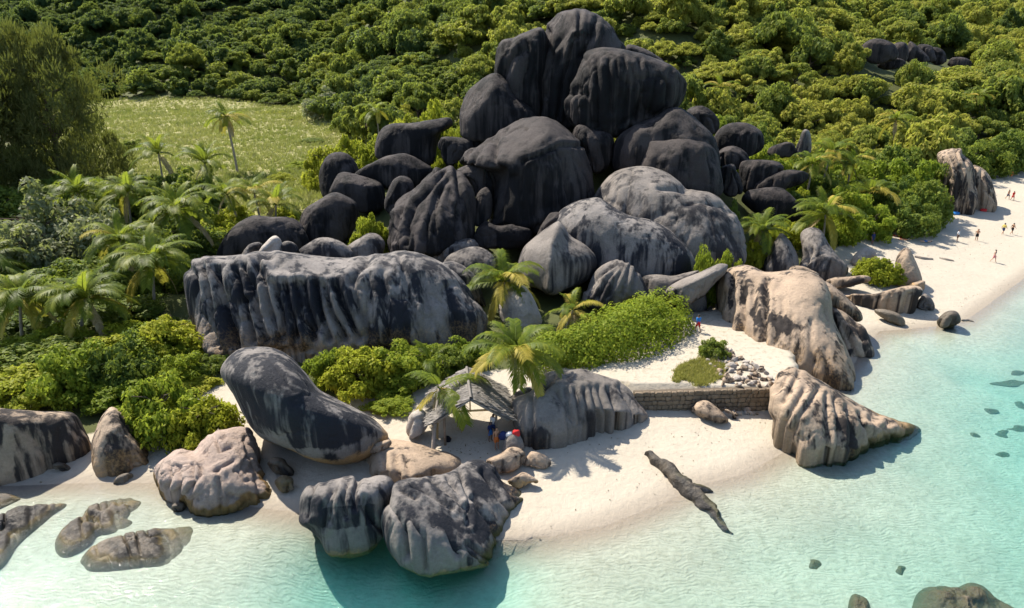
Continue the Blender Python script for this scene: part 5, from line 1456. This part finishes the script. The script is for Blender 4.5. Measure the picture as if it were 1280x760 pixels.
# the mass of the far wood, too many to count
me = bpy.data.meshes.new('far_forest')
me.from_pydata([tuple(v - np.array([0, 0, 0.8])) for v in far], [], [])
nf = len(far)
fs = 2.3 + 5.2 * rng.uniform(0, 1, nf) ** 1.4 * (1 + 0.25 * (rng.uniform(0, 1, nf) > 0.9))
fattr(me, 'sx', fs)
fattr(me, 'sz', fs * np.where(rng.uniform(0, 1, nf) < 0.3, rng.uniform(1.5, 2.1, nf), rng.uniform(0.9, 1.4, nf)))
fattr(me, 'rz', rng.uniform(0, 6.28, nf))
ia = me.attributes.new('pick', 'INT', 'POINT')
ia.data.foreach_set('value', rng.choice([0, 1, 2, 3, 3, 4, 4, 5, 5, 6], nf).astype(np.int32))
ff_ = add('far_forest', me)
tag(ff_, 'dense green forest covering the far slopes', 'forest', kind='stuff')
ng = bpy.data.node_groups.new('far_forest', 'GeometryNodeTree')
ng.interface.new_socket('Geometry', in_out='INPUT', socket_type='NodeSocketGeometry')
ng.interface.new_socket('Geometry', in_out='OUTPUT', socket_type='NodeSocketGeometry')
gi = ng.nodes.new('NodeGroupInput')
go = ng.nodes.new('NodeGroupOutput')
iop = ng.nodes.new('GeometryNodeInstanceOnPoints')
jn = ng.nodes.new('GeometryNodeJoinGeometry')
crowns = [c for r in COL.objects if r.name.startswith('forest_tree') for c in ()]
first = {}
for ob in COL.objects:
    if ob.type == 'MESH' and ob.parent and ob.data in FOREST and ob.data.name not in first:
        first[ob.data.name] = ob
for ob in first.values():
    oi = ng.nodes.new('GeometryNodeObjectInfo')
    oi.transform_space = 'ORIGINAL'
    oi.inputs['Object'].default_value = ob
    oi.inputs['As Instance'].default_value = True
    ng.links.new(oi.outputs['Geometry'], jn.inputs[0])
def gattr(nm, typ):
    a = ng.nodes.new('GeometryNodeInputNamedAttribute')
    a.data_type = typ
    a.inputs['Name'].default_value = nm
    return a.outputs['Attribute']
ng.links.new(gi.outputs[0], iop.inputs['Points'])
ng.links.new(jn.outputs[0], iop.inputs['Instance'])
iop.inputs['Pick Instance'].default_value = True
ng.links.new(gattr('pick', 'INT'), iop.inputs['Instance Index'])
c1 = ng.nodes.new('ShaderNodeCombineXYZ')
ng.links.new(gattr('rz', 'FLOAT'), c1.inputs['Z'])
ng.links.new(c1.outputs[0], iop.inputs['Rotation'])
c2 = ng.nodes.new('ShaderNodeCombineXYZ')
sx_ = gattr('sx', 'FLOAT')
ng.links.new(sx_, c2.inputs['X'])
ng.links.new(sx_, c2.inputs['Y'])
ng.links.new(gattr('sz', 'FLOAT'), c2.inputs['Z'])
ng.links.new(c2.outputs[0], iop.inputs['Scale'])
ng.links.new(iop.outputs[0], go.inputs[0])
md = ff_.modifiers.new('scatter', 'NODES')
md.node_group = ng

# ---- reeds of the field and the little lawn by the loose stones
def blades(name, label, pts3, hmin, hmax, w, mat, seed, per=4, lean=0.35):
    g = np.random.default_rng(seed)
    n = len(pts3) * per
    B = np.repeat(pts3, per, axis=0) + g.normal(size=(n, 3)) * np.array([w * 2.5, w * 2.5, 0])
    an = g.uniform(0, 6.28, n)
    a = np.stack([np.cos(an), np.sin(an), 0 * an], 1) * w
    hh = g.uniform(hmin, hmax, n)
    tip = B + np.stack([g.normal(size=n) * lean * hh, g.normal(size=n) * lean * hh, hh], 1)
    V = np.stack([B - a, B + a, tip], 1).reshape(-1, 3)
    F = np.arange(3 * n).reshape(n, 3)
    base = pts3.mean(0)
    o = add(name, new_mesh(name, V - base, F, mat, False), loc=base)
    return tag(o, label, 'grass', kind='stuff')
fp = np.array(FIELD_POLY)
cand = np.stack([rng.uniform(fp[:, 0].min(), fp[:, 0].max(), 60000), fp[:, 1].min() * (fp[:, 1].max() / fp[:, 1].min()) ** rng.uniform(0, 1, 60000)], 1)
cand = cand[inside(cand[:, 0], cand[:, 1], FIELD_POLY)][:15000]
clump = fbm(np.stack([cand[:, 0] * 0.16, cand[:, 1] * 0.16, 0 * cand[:, 0]], 1), 3, 4)
cz = height(cand[:, 0], cand[:, 1])
blades('reeds', 'pale yellow-green reeds covering the flat field', np.stack([cand[:, 0], cand[:, 1], cz - 0.1 + clump * 0.9], 1), 0.4, 1.1, 0.09, M['reed'], 5, 8, 0.5)
LAWN = [tuple(G(x, y, 2.25)[:2]) for x, y in [(834, 466), (852, 456), (880, 446), (900, 450), (912, 462), (910, 478), (885, 482), (855, 483), (840, 476)]]
lp = np.array(LAWN)
cand = np.stack([rng.uniform(lp[:, 0].min(), lp[:, 0].max(), 2600), rng.uniform(lp[:, 1].min(), lp[:, 1].max(), 2600)], 1)
cand = cand[inside(cand[:, 0], cand[:, 1], LAWN)]
ln_n = fbm(np.stack([cand[:, 0] * 0.8, cand[:, 1] * 0.8, 0 * cand[:, 0]], 1), 3, 6)
ed_ = seg_dist(cand[:, 0], cand[:, 1], LAWN + [LAWN[0]])
cand = cand[(ln_n + 0.25 * np.minimum(ed_, 1.2) > 0.43)]
blades('grass', 'small patch of yellowish grass on the terrace above the retaining wall', np.stack([cand[:, 0], cand[:, 1], height(cand[:, 0], cand[:, 1])], 1), 0.12, 0.4, 0.035, M['grass'], 6, 5)

# ================================================================== built things
import bmesh
def mesh_of(bm, name, mat, smooth=False):
    me = bpy.data.meshes.new(name)
    bm.normal_update()
    bm.to_mesh(me)
    bm.free()
    if mat:
        me.materials.append(mat)
    if smooth:
        me.polygons.foreach_set('use_smooth', np.ones(len(me.polygons), bool))
    return me

# ---- retaining wall of squared stones
M['stone'] = rock_mat('wall_stone', (0.21, 0.16, 0.108), (0.075, 0.058, 0.042), -0.1, 0.2)
M['mortar'] = simple_mat('mortar', (0.11, 0.088, 0.065), 0.95, 0.1)
def stone_mesh(name, seed, dims, jit=0.18):
    g = np.random.default_rng(seed)
    bm = bmesh.new()
    bmesh.ops.create_cube(bm, size=1.0)
    bmesh.ops.bevel(bm, geom=bm.edges[:], offset=0.16, segments=1, affect='EDGES')
    for v in bm.verts:
        v.co += Vector(g.normal(size=3) * jit * 0.18)
        v.co = Vector((v.co.x * dims[0], v.co.y * dims[1], v.co.z * dims[2]))
    return mesh_of(bm, name, M['stone'])
WA, WB = at(792, 514), at(972, 515)
WH = (AtY(880, 488, (WA[1] + WB[1]) / 2)[2] - 0.5 * (WA[2] + WB[2])) + 0.12
wl = np.linalg.norm(WB[:2] - WA[:2])
wd = (WB[:2] - WA[:2]) / wl
wang = math.atan2(wd[1], wd[0])
wall = add('retaining_wall', None, loc=(WA[0], WA[1], 0.5 * (WA[2] + WB[2]) - 0.12), rot=(0, 0, wang))
tag(wall, 'low retaining wall of brown squared stones above the sand', 'wall')
bm = bmesh.new()
bmesh.ops.create_cube(bm, size=1.0, matrix=Matrix.Translation((wl / 2, 0.28, WH / 2 - 0.06)) @ Matrix.Diagonal((wl, 0.44, WH, 1)))
add('core', mesh_of(bm, 'core', M['mortar']), wall)
SM = [stone_mesh('stone_block', 500 + i, (1, 1, 1)) for i in range(5)]
rows = 5
for r_ in range(rows):
    x = 0.0
    hh = WH / rows
    while x < wl - 0.1:
        w = rnd.uniform(0.25, 0.75)
        w = min(w, wl - x)
        add('stone_block', rnd.choice(SM), wall, loc=(x + w / 2, 0.07 + rnd.uniform(-0.04, 0.04), hh * (r_ + 0.5) + rnd.uniform(-0.03, 0.03)), rot=(rnd.uniform(-0.05, 0.05), rnd.uniform(-0.06, 0.06), rnd.uniform(-0.08, 0.08)), scale=(w * rnd.uniform(0.84, 0.97), 0.24, hh * rnd.uniform(0.78, 0.98)))
        x += w

# ---- loose stones spilled beside the massive tan boulder
def pebble(seed):
    g = np.random.default_rng(seed)
    V, F = ico(3)
    n = fbm(V * 1.3 + seed, 3, seed)
    V2 = V * (0.72 + 0.55 * n)[:, None]
    g2 = np.random.default_rng(seed + 3)
    for _ in range(9):
        pn = g2.normal(size=3)
        pn /= np.linalg.norm(pn)
        q_ = V2 @ pn
        V2 = V2 - np.outer(np.clip(q_ - q_.max() * g2.uniform(0.6, 0.85), 0, None), pn)
    me = new_mesh('loose_stone', V2, F, M['tan' if seed % 3 else 'pale'])
    for a in ('stain', 'warm', 'algae'):
        fattr(me, a, np.zeros(len(V)) + (0.1 if a == 'stain' else 0))
    return me
PEB = [pebble(600 + i) for i in range(6)]
RUB = [(884, 452), (896, 438), (912, 437), (936, 450), (958, 464), (966, 478), (962, 488), (930, 493), (902, 484), (898, 468)]
k = 0
while k < 130:
    px_, py_ = rnd.uniform(880, 968), rnd.uniform(436, 494)
    if not inside(np.array([px_]), np.array([py_]), RUB)[0]:
        continue
    q = G(px_, py_, 2.3)
    s = rnd.uniform(0.16, 0.36) * (1.35 if rnd.random() < 0.18 else 1)
    tag(add('loose_stone', rnd.choice(PEB), loc=(q[0], q[1], hz(q[0], q[1]) + s * 0.22), rot=(rnd.uniform(0, 6), rnd.uniform(0, 6), rnd.uniform(0, 6)), scale=(s, s * rnd.uniform(0.7, 1), s * rnd.uniform(0.55, 0.8))),
        'pale loose stone in the rubble spill beside the massive tan boulder', 'stone', 'loose stones spilled beside the tan boulder')
    k += 1
for k in range(13):
    q = G(846 + k * 8 + rnd.uniform(-3, 3), 485 + rnd.uniform(-3, 2), 2.3)
    s = rnd.uniform(0.18, 0.34)
    tag(add('loose_stone', rnd.choice(PEB), loc=(q[0], q[1], hz(q[0], q[1]) + s * 0.2), rot=(rnd.uniform(0, 6), rnd.uniform(0, 6), 0), scale=(s, s * 0.8, s * 0.7)),
        'stone in the row edging the grass above the retaining wall', 'stone', 'stones edging the grass above the wall')

# ---- thatched hut
M['thatch'] = leaf_mat('thatch', (0.10, 0.09, 0.08), (0.24, 0.22, 0.20), (0.40, 0.37, 0.34), 0.05)
M['timber'] = simple_mat('timber', (0.52, 0.32, 0.14), 0.7, 0.2, 0.3, 5)
M['pole'] = simple_mat('weathered_pole', (0.20, 0.15, 0.11), 0.85, 0.1, 0.3, 5)
hc = G(585, 549, 1.15)
hut_rot = R(6)
hut = add('thatched_hut', None, loc=(hc[0], hc[1] + 2.0, hz(hc[0], hc[1] + 2.0)), rot=(0, 0, hut_rot))
tag(hut, 'small open hut with grey thatched gable roof on the sand', 'hut')
HW, HL, EV, RG = 1.95, 2.0, 2.2, 3.6       # half width, half length, eave and ridge height
def beam(name, a, b, r, mat, side=7):
    V, F = tube([a, tuple((np.array(a) + np.array(b)) / 2), b], [r, r, r], side)
    n = len(V)
    Fc = [tuple(f) for f in F] + [tuple(range(side))[::-1], tuple(range(n - side, n))]
    return add(name, new_mesh(name, V, Fc, mat), hut)
for sx_ in (-1, 1):
    for sy_ in (-1, 1):
        beam('post', (sx_ * HW * 0.92, sy_ * HL * 0.9, -0.4), (sx_ * HW * 0.92, sy_ * HL * 0.9, EV + 0.05), 0.085, M['pole'])
    beam('wall_plate', (sx_ * HW * 0.92, -HL, EV + 0.1), (sx_ * HW * 0.92, HL, EV + 0.1), 0.07, M['timber'])
for sy_ in (-0.9, 0.9):
    y = sy_ * HL
    beam('tie_beam', (-HW, y, EV + 0.16), (HW, y, EV + 0.16), 0.075, M['timber'])
    beam('king_post', (0, y, EV + 0.16), (0, y, RG - 0.25), 0.05, M['timber'])
    for sx_ in (-1, 1):
        beam('rafter', (sx_ * HW * 1.05, y - 0.03, EV + 0.06), (0, y - 0.03, RG - 0.12), 0.055, M['timber'])
beam('ridge_pole', (0, -HL, RG - 0.15), (0, HL, RG - 0.15), 0.06, M['timber'])
def thatch(side):
    """one roof slope: a slab with rows of overlapping shaggy straw"""
    g = np.random.default_rng(900 + side)
    e = np.array([side * (HW + 0.7), 0, EV - 0.42])
    r0 = np.array([0, 0, RG])
    parts = []
    y0, y1 = -HL - 0.35, HL + 0.45
    sl = e - r0
    ln = np.linalg.norm(sl)
    sl /= ln
    nn = np.array([-sl[2] * side, 0, sl[0] * side])
    nn = nn if nn[2] > 0 else -nn
    a, b, c, d = [r0 + np.array([0, y, 0]) + sl * q for y, q in ((y0, 0), (y1, 0), (y1, ln), (y0, ln))]
    V = np.array([a, b, c, d, a - nn * 0.14, b - nn * 0.14, c - nn * 0.14, d - nn * 0.14])
    F = np.array([(0, 1, 2, 3), (7, 6, 5, 4), (0, 4, 5, 1), (1, 5, 6, 2), (2, 6, 7, 3), (3, 7, 4, 0)])
    parts.append((V, F))
    n = 5200
    q = g.uniform(0, ln, n)
    y = g.uniform(y0, y1, n)
    p0 = r0 + np.outer(q, sl) + np.outer(y, [0, 1, 0]) + np.outer(g.uniform(0.0, 0.04, n), nn)
    L_ = g.uniform(0.28, 0.65, n)
    dirs = sl + np.outer(g.uniform(0.04, 0.36, n), nn) + np.outer(g.normal(size=n) * 0.16, [0, 1, 0])
    p1 = p0 + dirs * L_[:, None]
    w = np.outer(g.uniform(0.03, 0.075, n), [0, 1, 0])
    V = np.stack([p0 - w, p0 + w, p1 + w * 0.5, p1 - w * 0.5], 1).reshape(-1, 3)
    parts.append((V, np.arange(4 * n).reshape(n, 4)))
    V, F = joinvf(parts)
    return add('thatch_slope', new_mesh('thatch_slope', V, F, M['thatch'], False), hut)
thatch(1)
thatch(-1)
V, F = tube([(0, -HL - 0.4, RG + 0.02), (0, 0, RG + 0.06), (0, HL + 0.5, RG + 0.02)], [0.10, 0.12, 0.10], 8)
V += (fbm(V * 3, 3, 4)[:, None] - 0.5) * 0.2
add('ridge_cap', new_mesh('ridge_cap', V, F, simple_mat('ridge_thatch', (0.17, 0.155, 0.14), 0.95, 0.05, 0.5, 10)), hut)

# ---- people
SKIN = {'tanned': simple_mat('skin_tanned', (0.36, 0.19, 0.11), 0.55, 0.3, 0.1), 'fair': simple_mat('skin_fair', (0.52, 0.31, 0.21), 0.55, 0.3, 0.1), 'brown': simple_mat('skin_brown', (0.17, 0.085, 0.05), 0.55, 0.3, 0.1)}
def cloth(name, c):
    return simple_mat('cloth_' + name, c, 0.85, 0.1, 0.15, 14)
CL = {k: cloth(k, c) for k, c in dict(black=(0.012, 0.012, 0.015), red=(0.45, 0.03, 0.03), blue=(0.03, 0.16, 0.42), white=(0.72, 0.70, 0.67), orange=(0.55, 0.16, 0.04), navy=(0.02, 0.03, 0.09), yellow=(0.55, 0.42, 0.10), teal=(0.03, 0.25, 0.27), pink=(0.6, 0.25, 0.25)).items()}
HAIR = {'dark': simple_mat('hair_dark', (0.02, 0.014, 0.01), 0.6, 0.3), 'blond': simple_mat('hair_blond', (0.33, 0.22, 0.09), 0.6, 0.3)}

POSES = {
 'stand': dict(hip=.93, lean=0.02, legs=[((.10, .02, .50), (.11, .03, .09), (.12, -.12, .03)), ((-.10, -.02, .50), (-.11, 0, .09), (-.12, -.15, .03))], arms=[((.24, .02, 1.12), (.26, -.06, .88), (.26, -.10, .76)), ((-.24, .02, 1.12), (-.26, -.06, .88), (-.26, -.10, .76))]),
 'walk': dict(hip=.92, lean=-0.04, legs=[((.10, -.16, .51), (.10, -.24, .10), (.11, -.40, .05)), ((-.10, .06, .49), (-.10, .32, .16), (-.11, .26, .04))], arms=[((.23, .12, 1.13), (.25, .10, .90), (.25, .04, .80)), ((-.23, -.10, 1.13), (-.25, -.28, .95), (-.25, -.36, .87))]),
 'reach': dict(hip=.93, lean=0.0, legs=[((.10, -.04, .50), (.13, -.02, .09), (.14, -.17, .03)), ((-.10, 0, .50), (-.13, .04, .09), (-.14, -.11, .03))], arms=[((.26, -.14, 1.20), (.22, -.38, 1.16), (.20, -.48, 1.17)), ((-.24, .0, 1.12), (-.28, -.08, .90), (-.28, -.12, .79))]),
}
def person_mesh(pose):
    """one skinned body: pelvis root, spine, head, arms with hands, legs with feet; facing -Y"""
    p = POSES[pose]
    hip, ln = p['hip'], p['lean']
    V, E, Rd = [], [], []
    def v(co, r, par=None):
        V.append(co)
        Rd.append(r)
        if par is not None:
            E.append((par, len(V) - 1))
        return len(V) - 1
    pel = v((0, 0, hip), (.155, .105))
    wst = v((0, ln * .4, hip + .18), (.125, .09), pel)
    chs = v((0, ln, hip + .40), (.165, .105), wst)
    nek = v((0, ln, hip + .53), (.055, .055), chs)
    hd0 = v((0, ln - .015, hip + .61), (.075, .085), nek)
    hd1 = v((0, ln - .015, hip + .70), (.085, .10), hd0)
    v((0, ln - .005, hip + .765), (.06, .07), hd1)
    v((0, ln - .115, hip + .655), (.016, .016), hd0)      # nose
    for s in (-1, 1):
        v((s * .088, ln, hip + .67), (.014, .02), hd1)    # ears
    for s, (kn, an, toe) in zip((1, -1), p['legs']):
        hp = v((s * .095, 0, hip - .08), (.095, .095), pel)
        th = v(((s * .095 + kn[0]) / 2, kn[1] / 2, (hip - .08 + kn[2]) / 2), (.08, .085), hp)
        k_ = v(kn, (.055, .058), th)
        cf = v(tuple(0.65 * a + 0.35 * b for a, b in zip(kn, an)), (.056, .06), k_)
        a_ = v(an, (.036, .04), cf)
        v(toe, (.042, .03), a_)
    for s, (el, wr, hnd) in zip((1, -1), p['arms']):
        sh = v((s * .185, ln, hip + .45), (.062, .062), chs)
        e_ = v((el[0], el[1], el[2]), (.042, .042), sh)
        w_ = v(wr, (.028, .026), e_)
        h_ = v(hnd, (.038, .02), w_)
        d = np.array(hnd) - np.array(wr)
        d = d / (np.linalg.norm(d) + 1e-9)
        for q in range(4):
            f = np.array(hnd) + d * (.075 - .012 * abs(q - 1.4)) + np.array([0.0, (q - 1.5) * .021, -.004])
            v(tuple(f), (.009, .009), h_)
        v(tuple(np.array(wr) + d * .05 + np.array([-s * .02, -.055, 0])), (.010, .010), w_)
    me = bpy.data.meshes.new('skeleton')
    me.from_pydata(V, E, [])
    ob = bpy.data.objects.new('skeleton', me)
    COL.objects.link(ob)
    m1 = ob.modifiers.new('skin', 'SKIN')
    for i, r in enumerate(Rd):
        me.skin_vertices[0].data[i].radius = r
        me.skin_vertices[0].data[i].use_root = (i == 0)
    m1.use_smooth_shade = True
    m2 = ob.modifiers.new('sub', 'SUBSURF')
    m2.levels = m2.render_levels = 1
    dg = bpy.context.evaluated_depsgraph_get()
    res = bpy.data.meshes.new_from_object(ob.evaluated_get(dg))
    bpy.data.objects.remove(ob)
    res.name = 'person_' + pose
    return res

def shell(body, name, sel, grow):
    """clothing: the faces of the body picked by sel, pushed outwards"""
    bm = bmesh.new()
    bm.from_mesh(body)
    bm.normal_update()
    kill = [f for f in bm.faces if not sel(f.calc_center_median())]
    bmesh.ops.delete(bm, geom=kill, context='FACES')
    for q in bm.verts:
        q.co = q.co + q.normal * grow
    return mesh_of(bm, name, None, True)

BODY, SHORTS, SHIRT, TOPS, HAIRM = {}, {}, {}, {}, {}
for ps in POSES:
    b = person_mesh(ps)
    BODY[ps] = b
    hip = POSES[ps]['hip']
    SHORTS[ps] = shell(b, 'shorts', lambda c, h=hip: h - .36 < c.z < h + .10 and abs(c.x) < .205, .022)
    SHIRT[ps] = shell(b, 'shirt', lambda c, h=hip: h + .02 < c.z < h + .51 and abs(c.x) < .26 and c.z > h + .02, .020)
    TOPS[ps] = shell(b, 'bikini_top', lambda c, h=hip: h + .30 < c.z < h + .42 and abs(c.x) < .20, .012)
    HAIRM[ps] = shell(b, 'hair', lambda c, h=hip, l=POSES[ps]['lean']: c.z > h + .60 and (c.y > l - .05 or c.z > h + .74) and abs(c.x) < .12, .018)

def person(label, px, py, pose, rotz, skin='fair', shirt=None, shorts='black', top=None, hair='dark', lie=None, scale=1.0, z=None):
    q = at(px, py) if z is None else G(px, py, z)
    body = BODY[pose].copy()
    body.materials.clear()
    body.materials.append(SKIN[skin])
    rot = (0, 0, rotz) if lie is None else (lie, 0, rotz)
    zo = q[2] - 0.0 if lie is None else q[2] + 0.14
    o = add('person', body, loc=(q[0], q[1], zo), rot=rot, scale=(scale,) * 3)
    def wear(nm, src, mat):
        c = src.copy()
        c.materials.clear()
        c.materials.append(mat)
        add(nm, c, o)
    if shirt:
        wear('shirt', SHIRT[pose], CL[shirt])
    if shorts:
        wear('shorts', SHORTS[pose], CL[shorts])
    if top:
        wear('bikini_top', TOPS[pose], CL[top])
    wear('hair', HAIRM[pose], HAIR[hair])
    return tag(o, label, 'person')

person('person in black shorts standing on the beach beside the shadowed umbrella spot', 1196, 302, 'stand', 0.6, 'fair', 'white', 'black')
person('person in dark shorts standing on sand, inland of the walking pair', 1220, 301, 'reach', -0.8, 'tanned', None, 'black')
person('walking person in yellow top, shoreward one of the pair heading along the beach', 1253, 293, 'walk', 1.9, 'tanned', 'yellow', 'navy')
person('walking person in dark swimwear, second of the pair near the water', 1264, 293, 'walk', 1.7, 'tanned', None, 'black', top='black')
person('person in dark top walking alone nearest the water', 1241, 328, 'walk', 0.6, 'fair', None, 'pink', top='navy')
person('person in reddish clothes bending near the shade behind the standing boulder', 1238, 221, 'stand', 0.5, 'tanned', 'orange', 'navy')
person('person in dark clothes at the edge of the far shade', 1250, 218, 'stand', -0.4, 'brown', 'black', 'black')
person('person in orange swimwear walking out of the far shade', 1263, 224, 'walk', 1.2, 'tanned', 'orange', 'orange')
person('person in dark shorts walking beside one in red on the far beach', 1259, 249, 'walk', 0.2, 'tanned', None, 'navy')
person('person in red walking beside one in dark shorts on the far beach', 1265, 251, 'walk', 0.1, 'tanned', 'red', 'red')
person('sunbather lying in the tree shade on dark red towel', 1124, 296, 'stand', 1.3, 'tanned', None, 'red', lie=R(-90))
person('sunbather lying on sand just outside the tree shade', 1138, 301, 'stand', 1.5, 'fair', None, 'orange', lie=R(-90), top='orange')
person('second sunbather lying feet to feet outside the tree shade', 1150, 303, 'stand', -1.5, 'fair', None, 'blue', lie=R(-90))
person('person in navy standing under the trees at the top of the beach', 1090, 306, 'stand', 0.3, 'brown', 'navy', 'navy')
person('bronzed person in orange shorts standing beside the rock at the hut', 621, 563, 'stand', 0.4, 'tanned', None, 'orange')
person('person in white top standing at the corner post of the hut', 617, 545, 'reach', -0.6, 'brown', 'white', 'navy')
person('person in dark blue bending under the hut eave', 613, 553, 'reach', 0.9, 'brown', 'navy', 'blue', scale=0.92)
person('person in bright blue walking up the shaded sand path', 872, 415, 'walk', 3.4, 'tanned', 'blue', 'red', z=2.25)

# ---- bags, towels and driftwood
def lump(name, label, cat, px_, py_, size, mat, seed, up=0.5, z=None):
    V, F = ico(3)
    n = fbm(V * 1.6 + seed, 3, seed)
    V2 = V * (0.7 + 0.6 * n)[:, None] * np.array(size)
    V2[:, 2] = np.maximum(V2[:, 2], -size[2] * 0.6)
    q = at(px_, py_) if z is None else G(px_, py_, z)
    return tag(add(name, new_mesh(name, V2, F, mat), loc=(q[0], q[1], q[2] + size[2] * up)), label, cat)
lump('backpack', 'red backpack on the waist-high rock at the hut', 'bag', 645, 545, (0.28, 0.22, 0.32), CL['red'], 1, z=2.0)
lump('backpack', 'white and blue bag beside the red backpack on the rock', 'bag', 637, 546, (0.26, 0.2, 0.26), CL['white'], 2, z=1.9)
lump('backpack', 'navy bag resting against the hut corner post', 'bag', 629, 548, (0.3, 0.24, 0.34), CL['navy'], 3, z=1.7)
lump('backpack', 'black bag at the foot of the front hut post', 'bag', 560, 552, (0.24, 0.2, 0.26), CL['black'], 4)
lump('beach_bag', 'heap of blue beach things under the trees by the standing boulder', 'bag', 1192, 268, (0.9, 0.5, 0.3), CL['blue'], 5)
lump('beach_bag', 'red beach things at the foot of the tall standing boulder', 'bag', 1229, 264, (0.6, 0.4, 0.3), CL['red'], 6)
lump('beach_bag', 'dark bags in the shade at the top of the beach', 'bag', 1180, 270, (0.7, 0.5, 0.4), CL['black'], 7)
def towel(label, px_, py_, w, l, rz, mat, seed):
    q = at(px_, py_)
    n = 9
    u, v_ = np.meshgrid(np.linspace(-w / 2, w / 2, n), np.linspace(-l / 2, l / 2, n))
    P = np.stack([u, v_, 0 * u], -1).reshape(-1, 3)
    P[:, 2] = 0.03 + 0.05 * (fbm(P * 2.5 + seed, 3, seed) - 0.3)
    i = np.arange(n * n).reshape(n, n)
    F = np.stack([i[:-1, :-1], i[:-1, 1:], i[1:, 1:], i[1:, :-1]], -1).reshape(-1, 4)
    Vb = P - np.array([0, 0, 0.03])
    V = np.concatenate([P, Vb])
    F = np.concatenate([F, F[:, ::-1] + n * n])
    tag(add('towel', new_mesh('towel', V, F, mat), loc=q, rot=(0, 0, rz)), label, 'towel')
towel('dark red towel in the tree shade on the beach', 1124, 296, 0.9, 2.0, 0.3, CL['red'], 1)
towel('blue towel spread in the shade below the coastal trees', 1105, 299, 0.9, 2.0, 0.8, CL['blue'], 2)
towel('navy towel in the shade towards the standing boulder', 1160, 283, 0.9, 2.0, 1.1, CL['navy'], 3)
towel('red cloth hung over the folded grey boulder beside the hut', 645, 548, 0.5, 0.5, 0.2, CL['red'], 4)
M['drift'] = rock_mat('driftwood', (0.33, 0.28, 0.23), (0.10, 0.08, 0.065), 0.0, 0.4)
sweep('driftwood_log', 'grey driftwood log on sand beside the standing stone', 'log', M['drift'], [(1143, 322, 0.10, 0.22), (1152, 324, 0.2, 0.32), (1166, 325, 0.12, 0.2)], 8, 5, 0.1, 0.1)
sweep('driftwood_log', 'second driftwood log further down the beach slope', 'log', M['drift'], [(1174, 323, 0.10, 0.16), (1182, 325, 0.16, 0.24), (1192, 327, 0.1, 0.14)], 8, 6, 0.1, 0.1)
sweep('driftwood_branch', 'thin driftwood branch lying in the shallows beside the faceted rock', 'log', M['drift'], [(1202, 402, 0.06, 0.16), (1210, 401, 0.09, 0.2), (1218, 403, 0.05, 0.12)], 8, 7, 0.05, 0.1)
# ---- bleached dead branches at the foot of the wax-like ridge
M['dead'] = simple_mat('bleached_wood', (0.48, 0.43, 0.37), 0.9, 0.1)
q0 = AtY(526, 312, 74)
dr = add('dead_branches', None, loc=q0)
tag(dr, 'bleached bare branches standing before the wax-like ridge', 'branch')
for ln_ in ([(526, 312), (531, 297), (541, 281)], [(517, 312), (518, 298), (513, 285)], [(513, 314), (512, 304), (515, 297)]):
    pp = [AtY(a, b, 74) - q0 for a, b in ln_]
    V, F = tube(pp, [0.09, 0.06, 0.02], 6)
    add('branch', new_mesh('branch', V, F, M['dead']), dr)

# ---- leaf litter and weed scraps on the sand
g_ = np.random.default_rng(61)
pl = []
for (xa, ya, xb, yb, n_, sp_) in [(640, 560, 960, 530, 60, 14), (700, 640, 880, 560, 25, 20), (1050, 330, 1250, 300, 160, 18), (1130, 345, 1270, 290, 120, 14), (40, 600, 180, 600, 90, 8), (1090, 300, 1200, 270, 200, 8), (520, 560, 610, 560, 60, 10), (800, 450, 880, 400, 110, 8), (620, 668, 760, 650, 18, 4), (760, 650, 930, 588, 24, 4), (1110, 405, 1270, 345, 90, 4)]:
    for _ in range(n_):
        t_ = g_.uniform()
        pl.append((xa + (xb - xa) * t_ + g_.normal() * sp_, ya + (yb - ya) * t_ + g_.normal() * sp_ * 0.6))
P_ = np.array([G(a, b, 0.8) for a, b in pl])
P_[:, 2] = height(P_[:, 0], P_[:, 1]) + 0.035
P_ = P_[P_[:, 2] > 0.05]
V, F = quads(P_, np.array([0, 0, 1.0]) + g_.normal(size=(len(P_), 3)) * 0.25, 0.075, 0.4, 62)
tag(add('leaf_litter', new_mesh('leaf_litter', V, F, leaf_mat('leaf_litter', (0.05, 0.035, 0.02), (0.12, 0.085, 0.045), (0.22, 0.17, 0.09), 0.1), False)), 'dry leaves and weed scraps strewn over the sand', 'litter', kind='stuff')
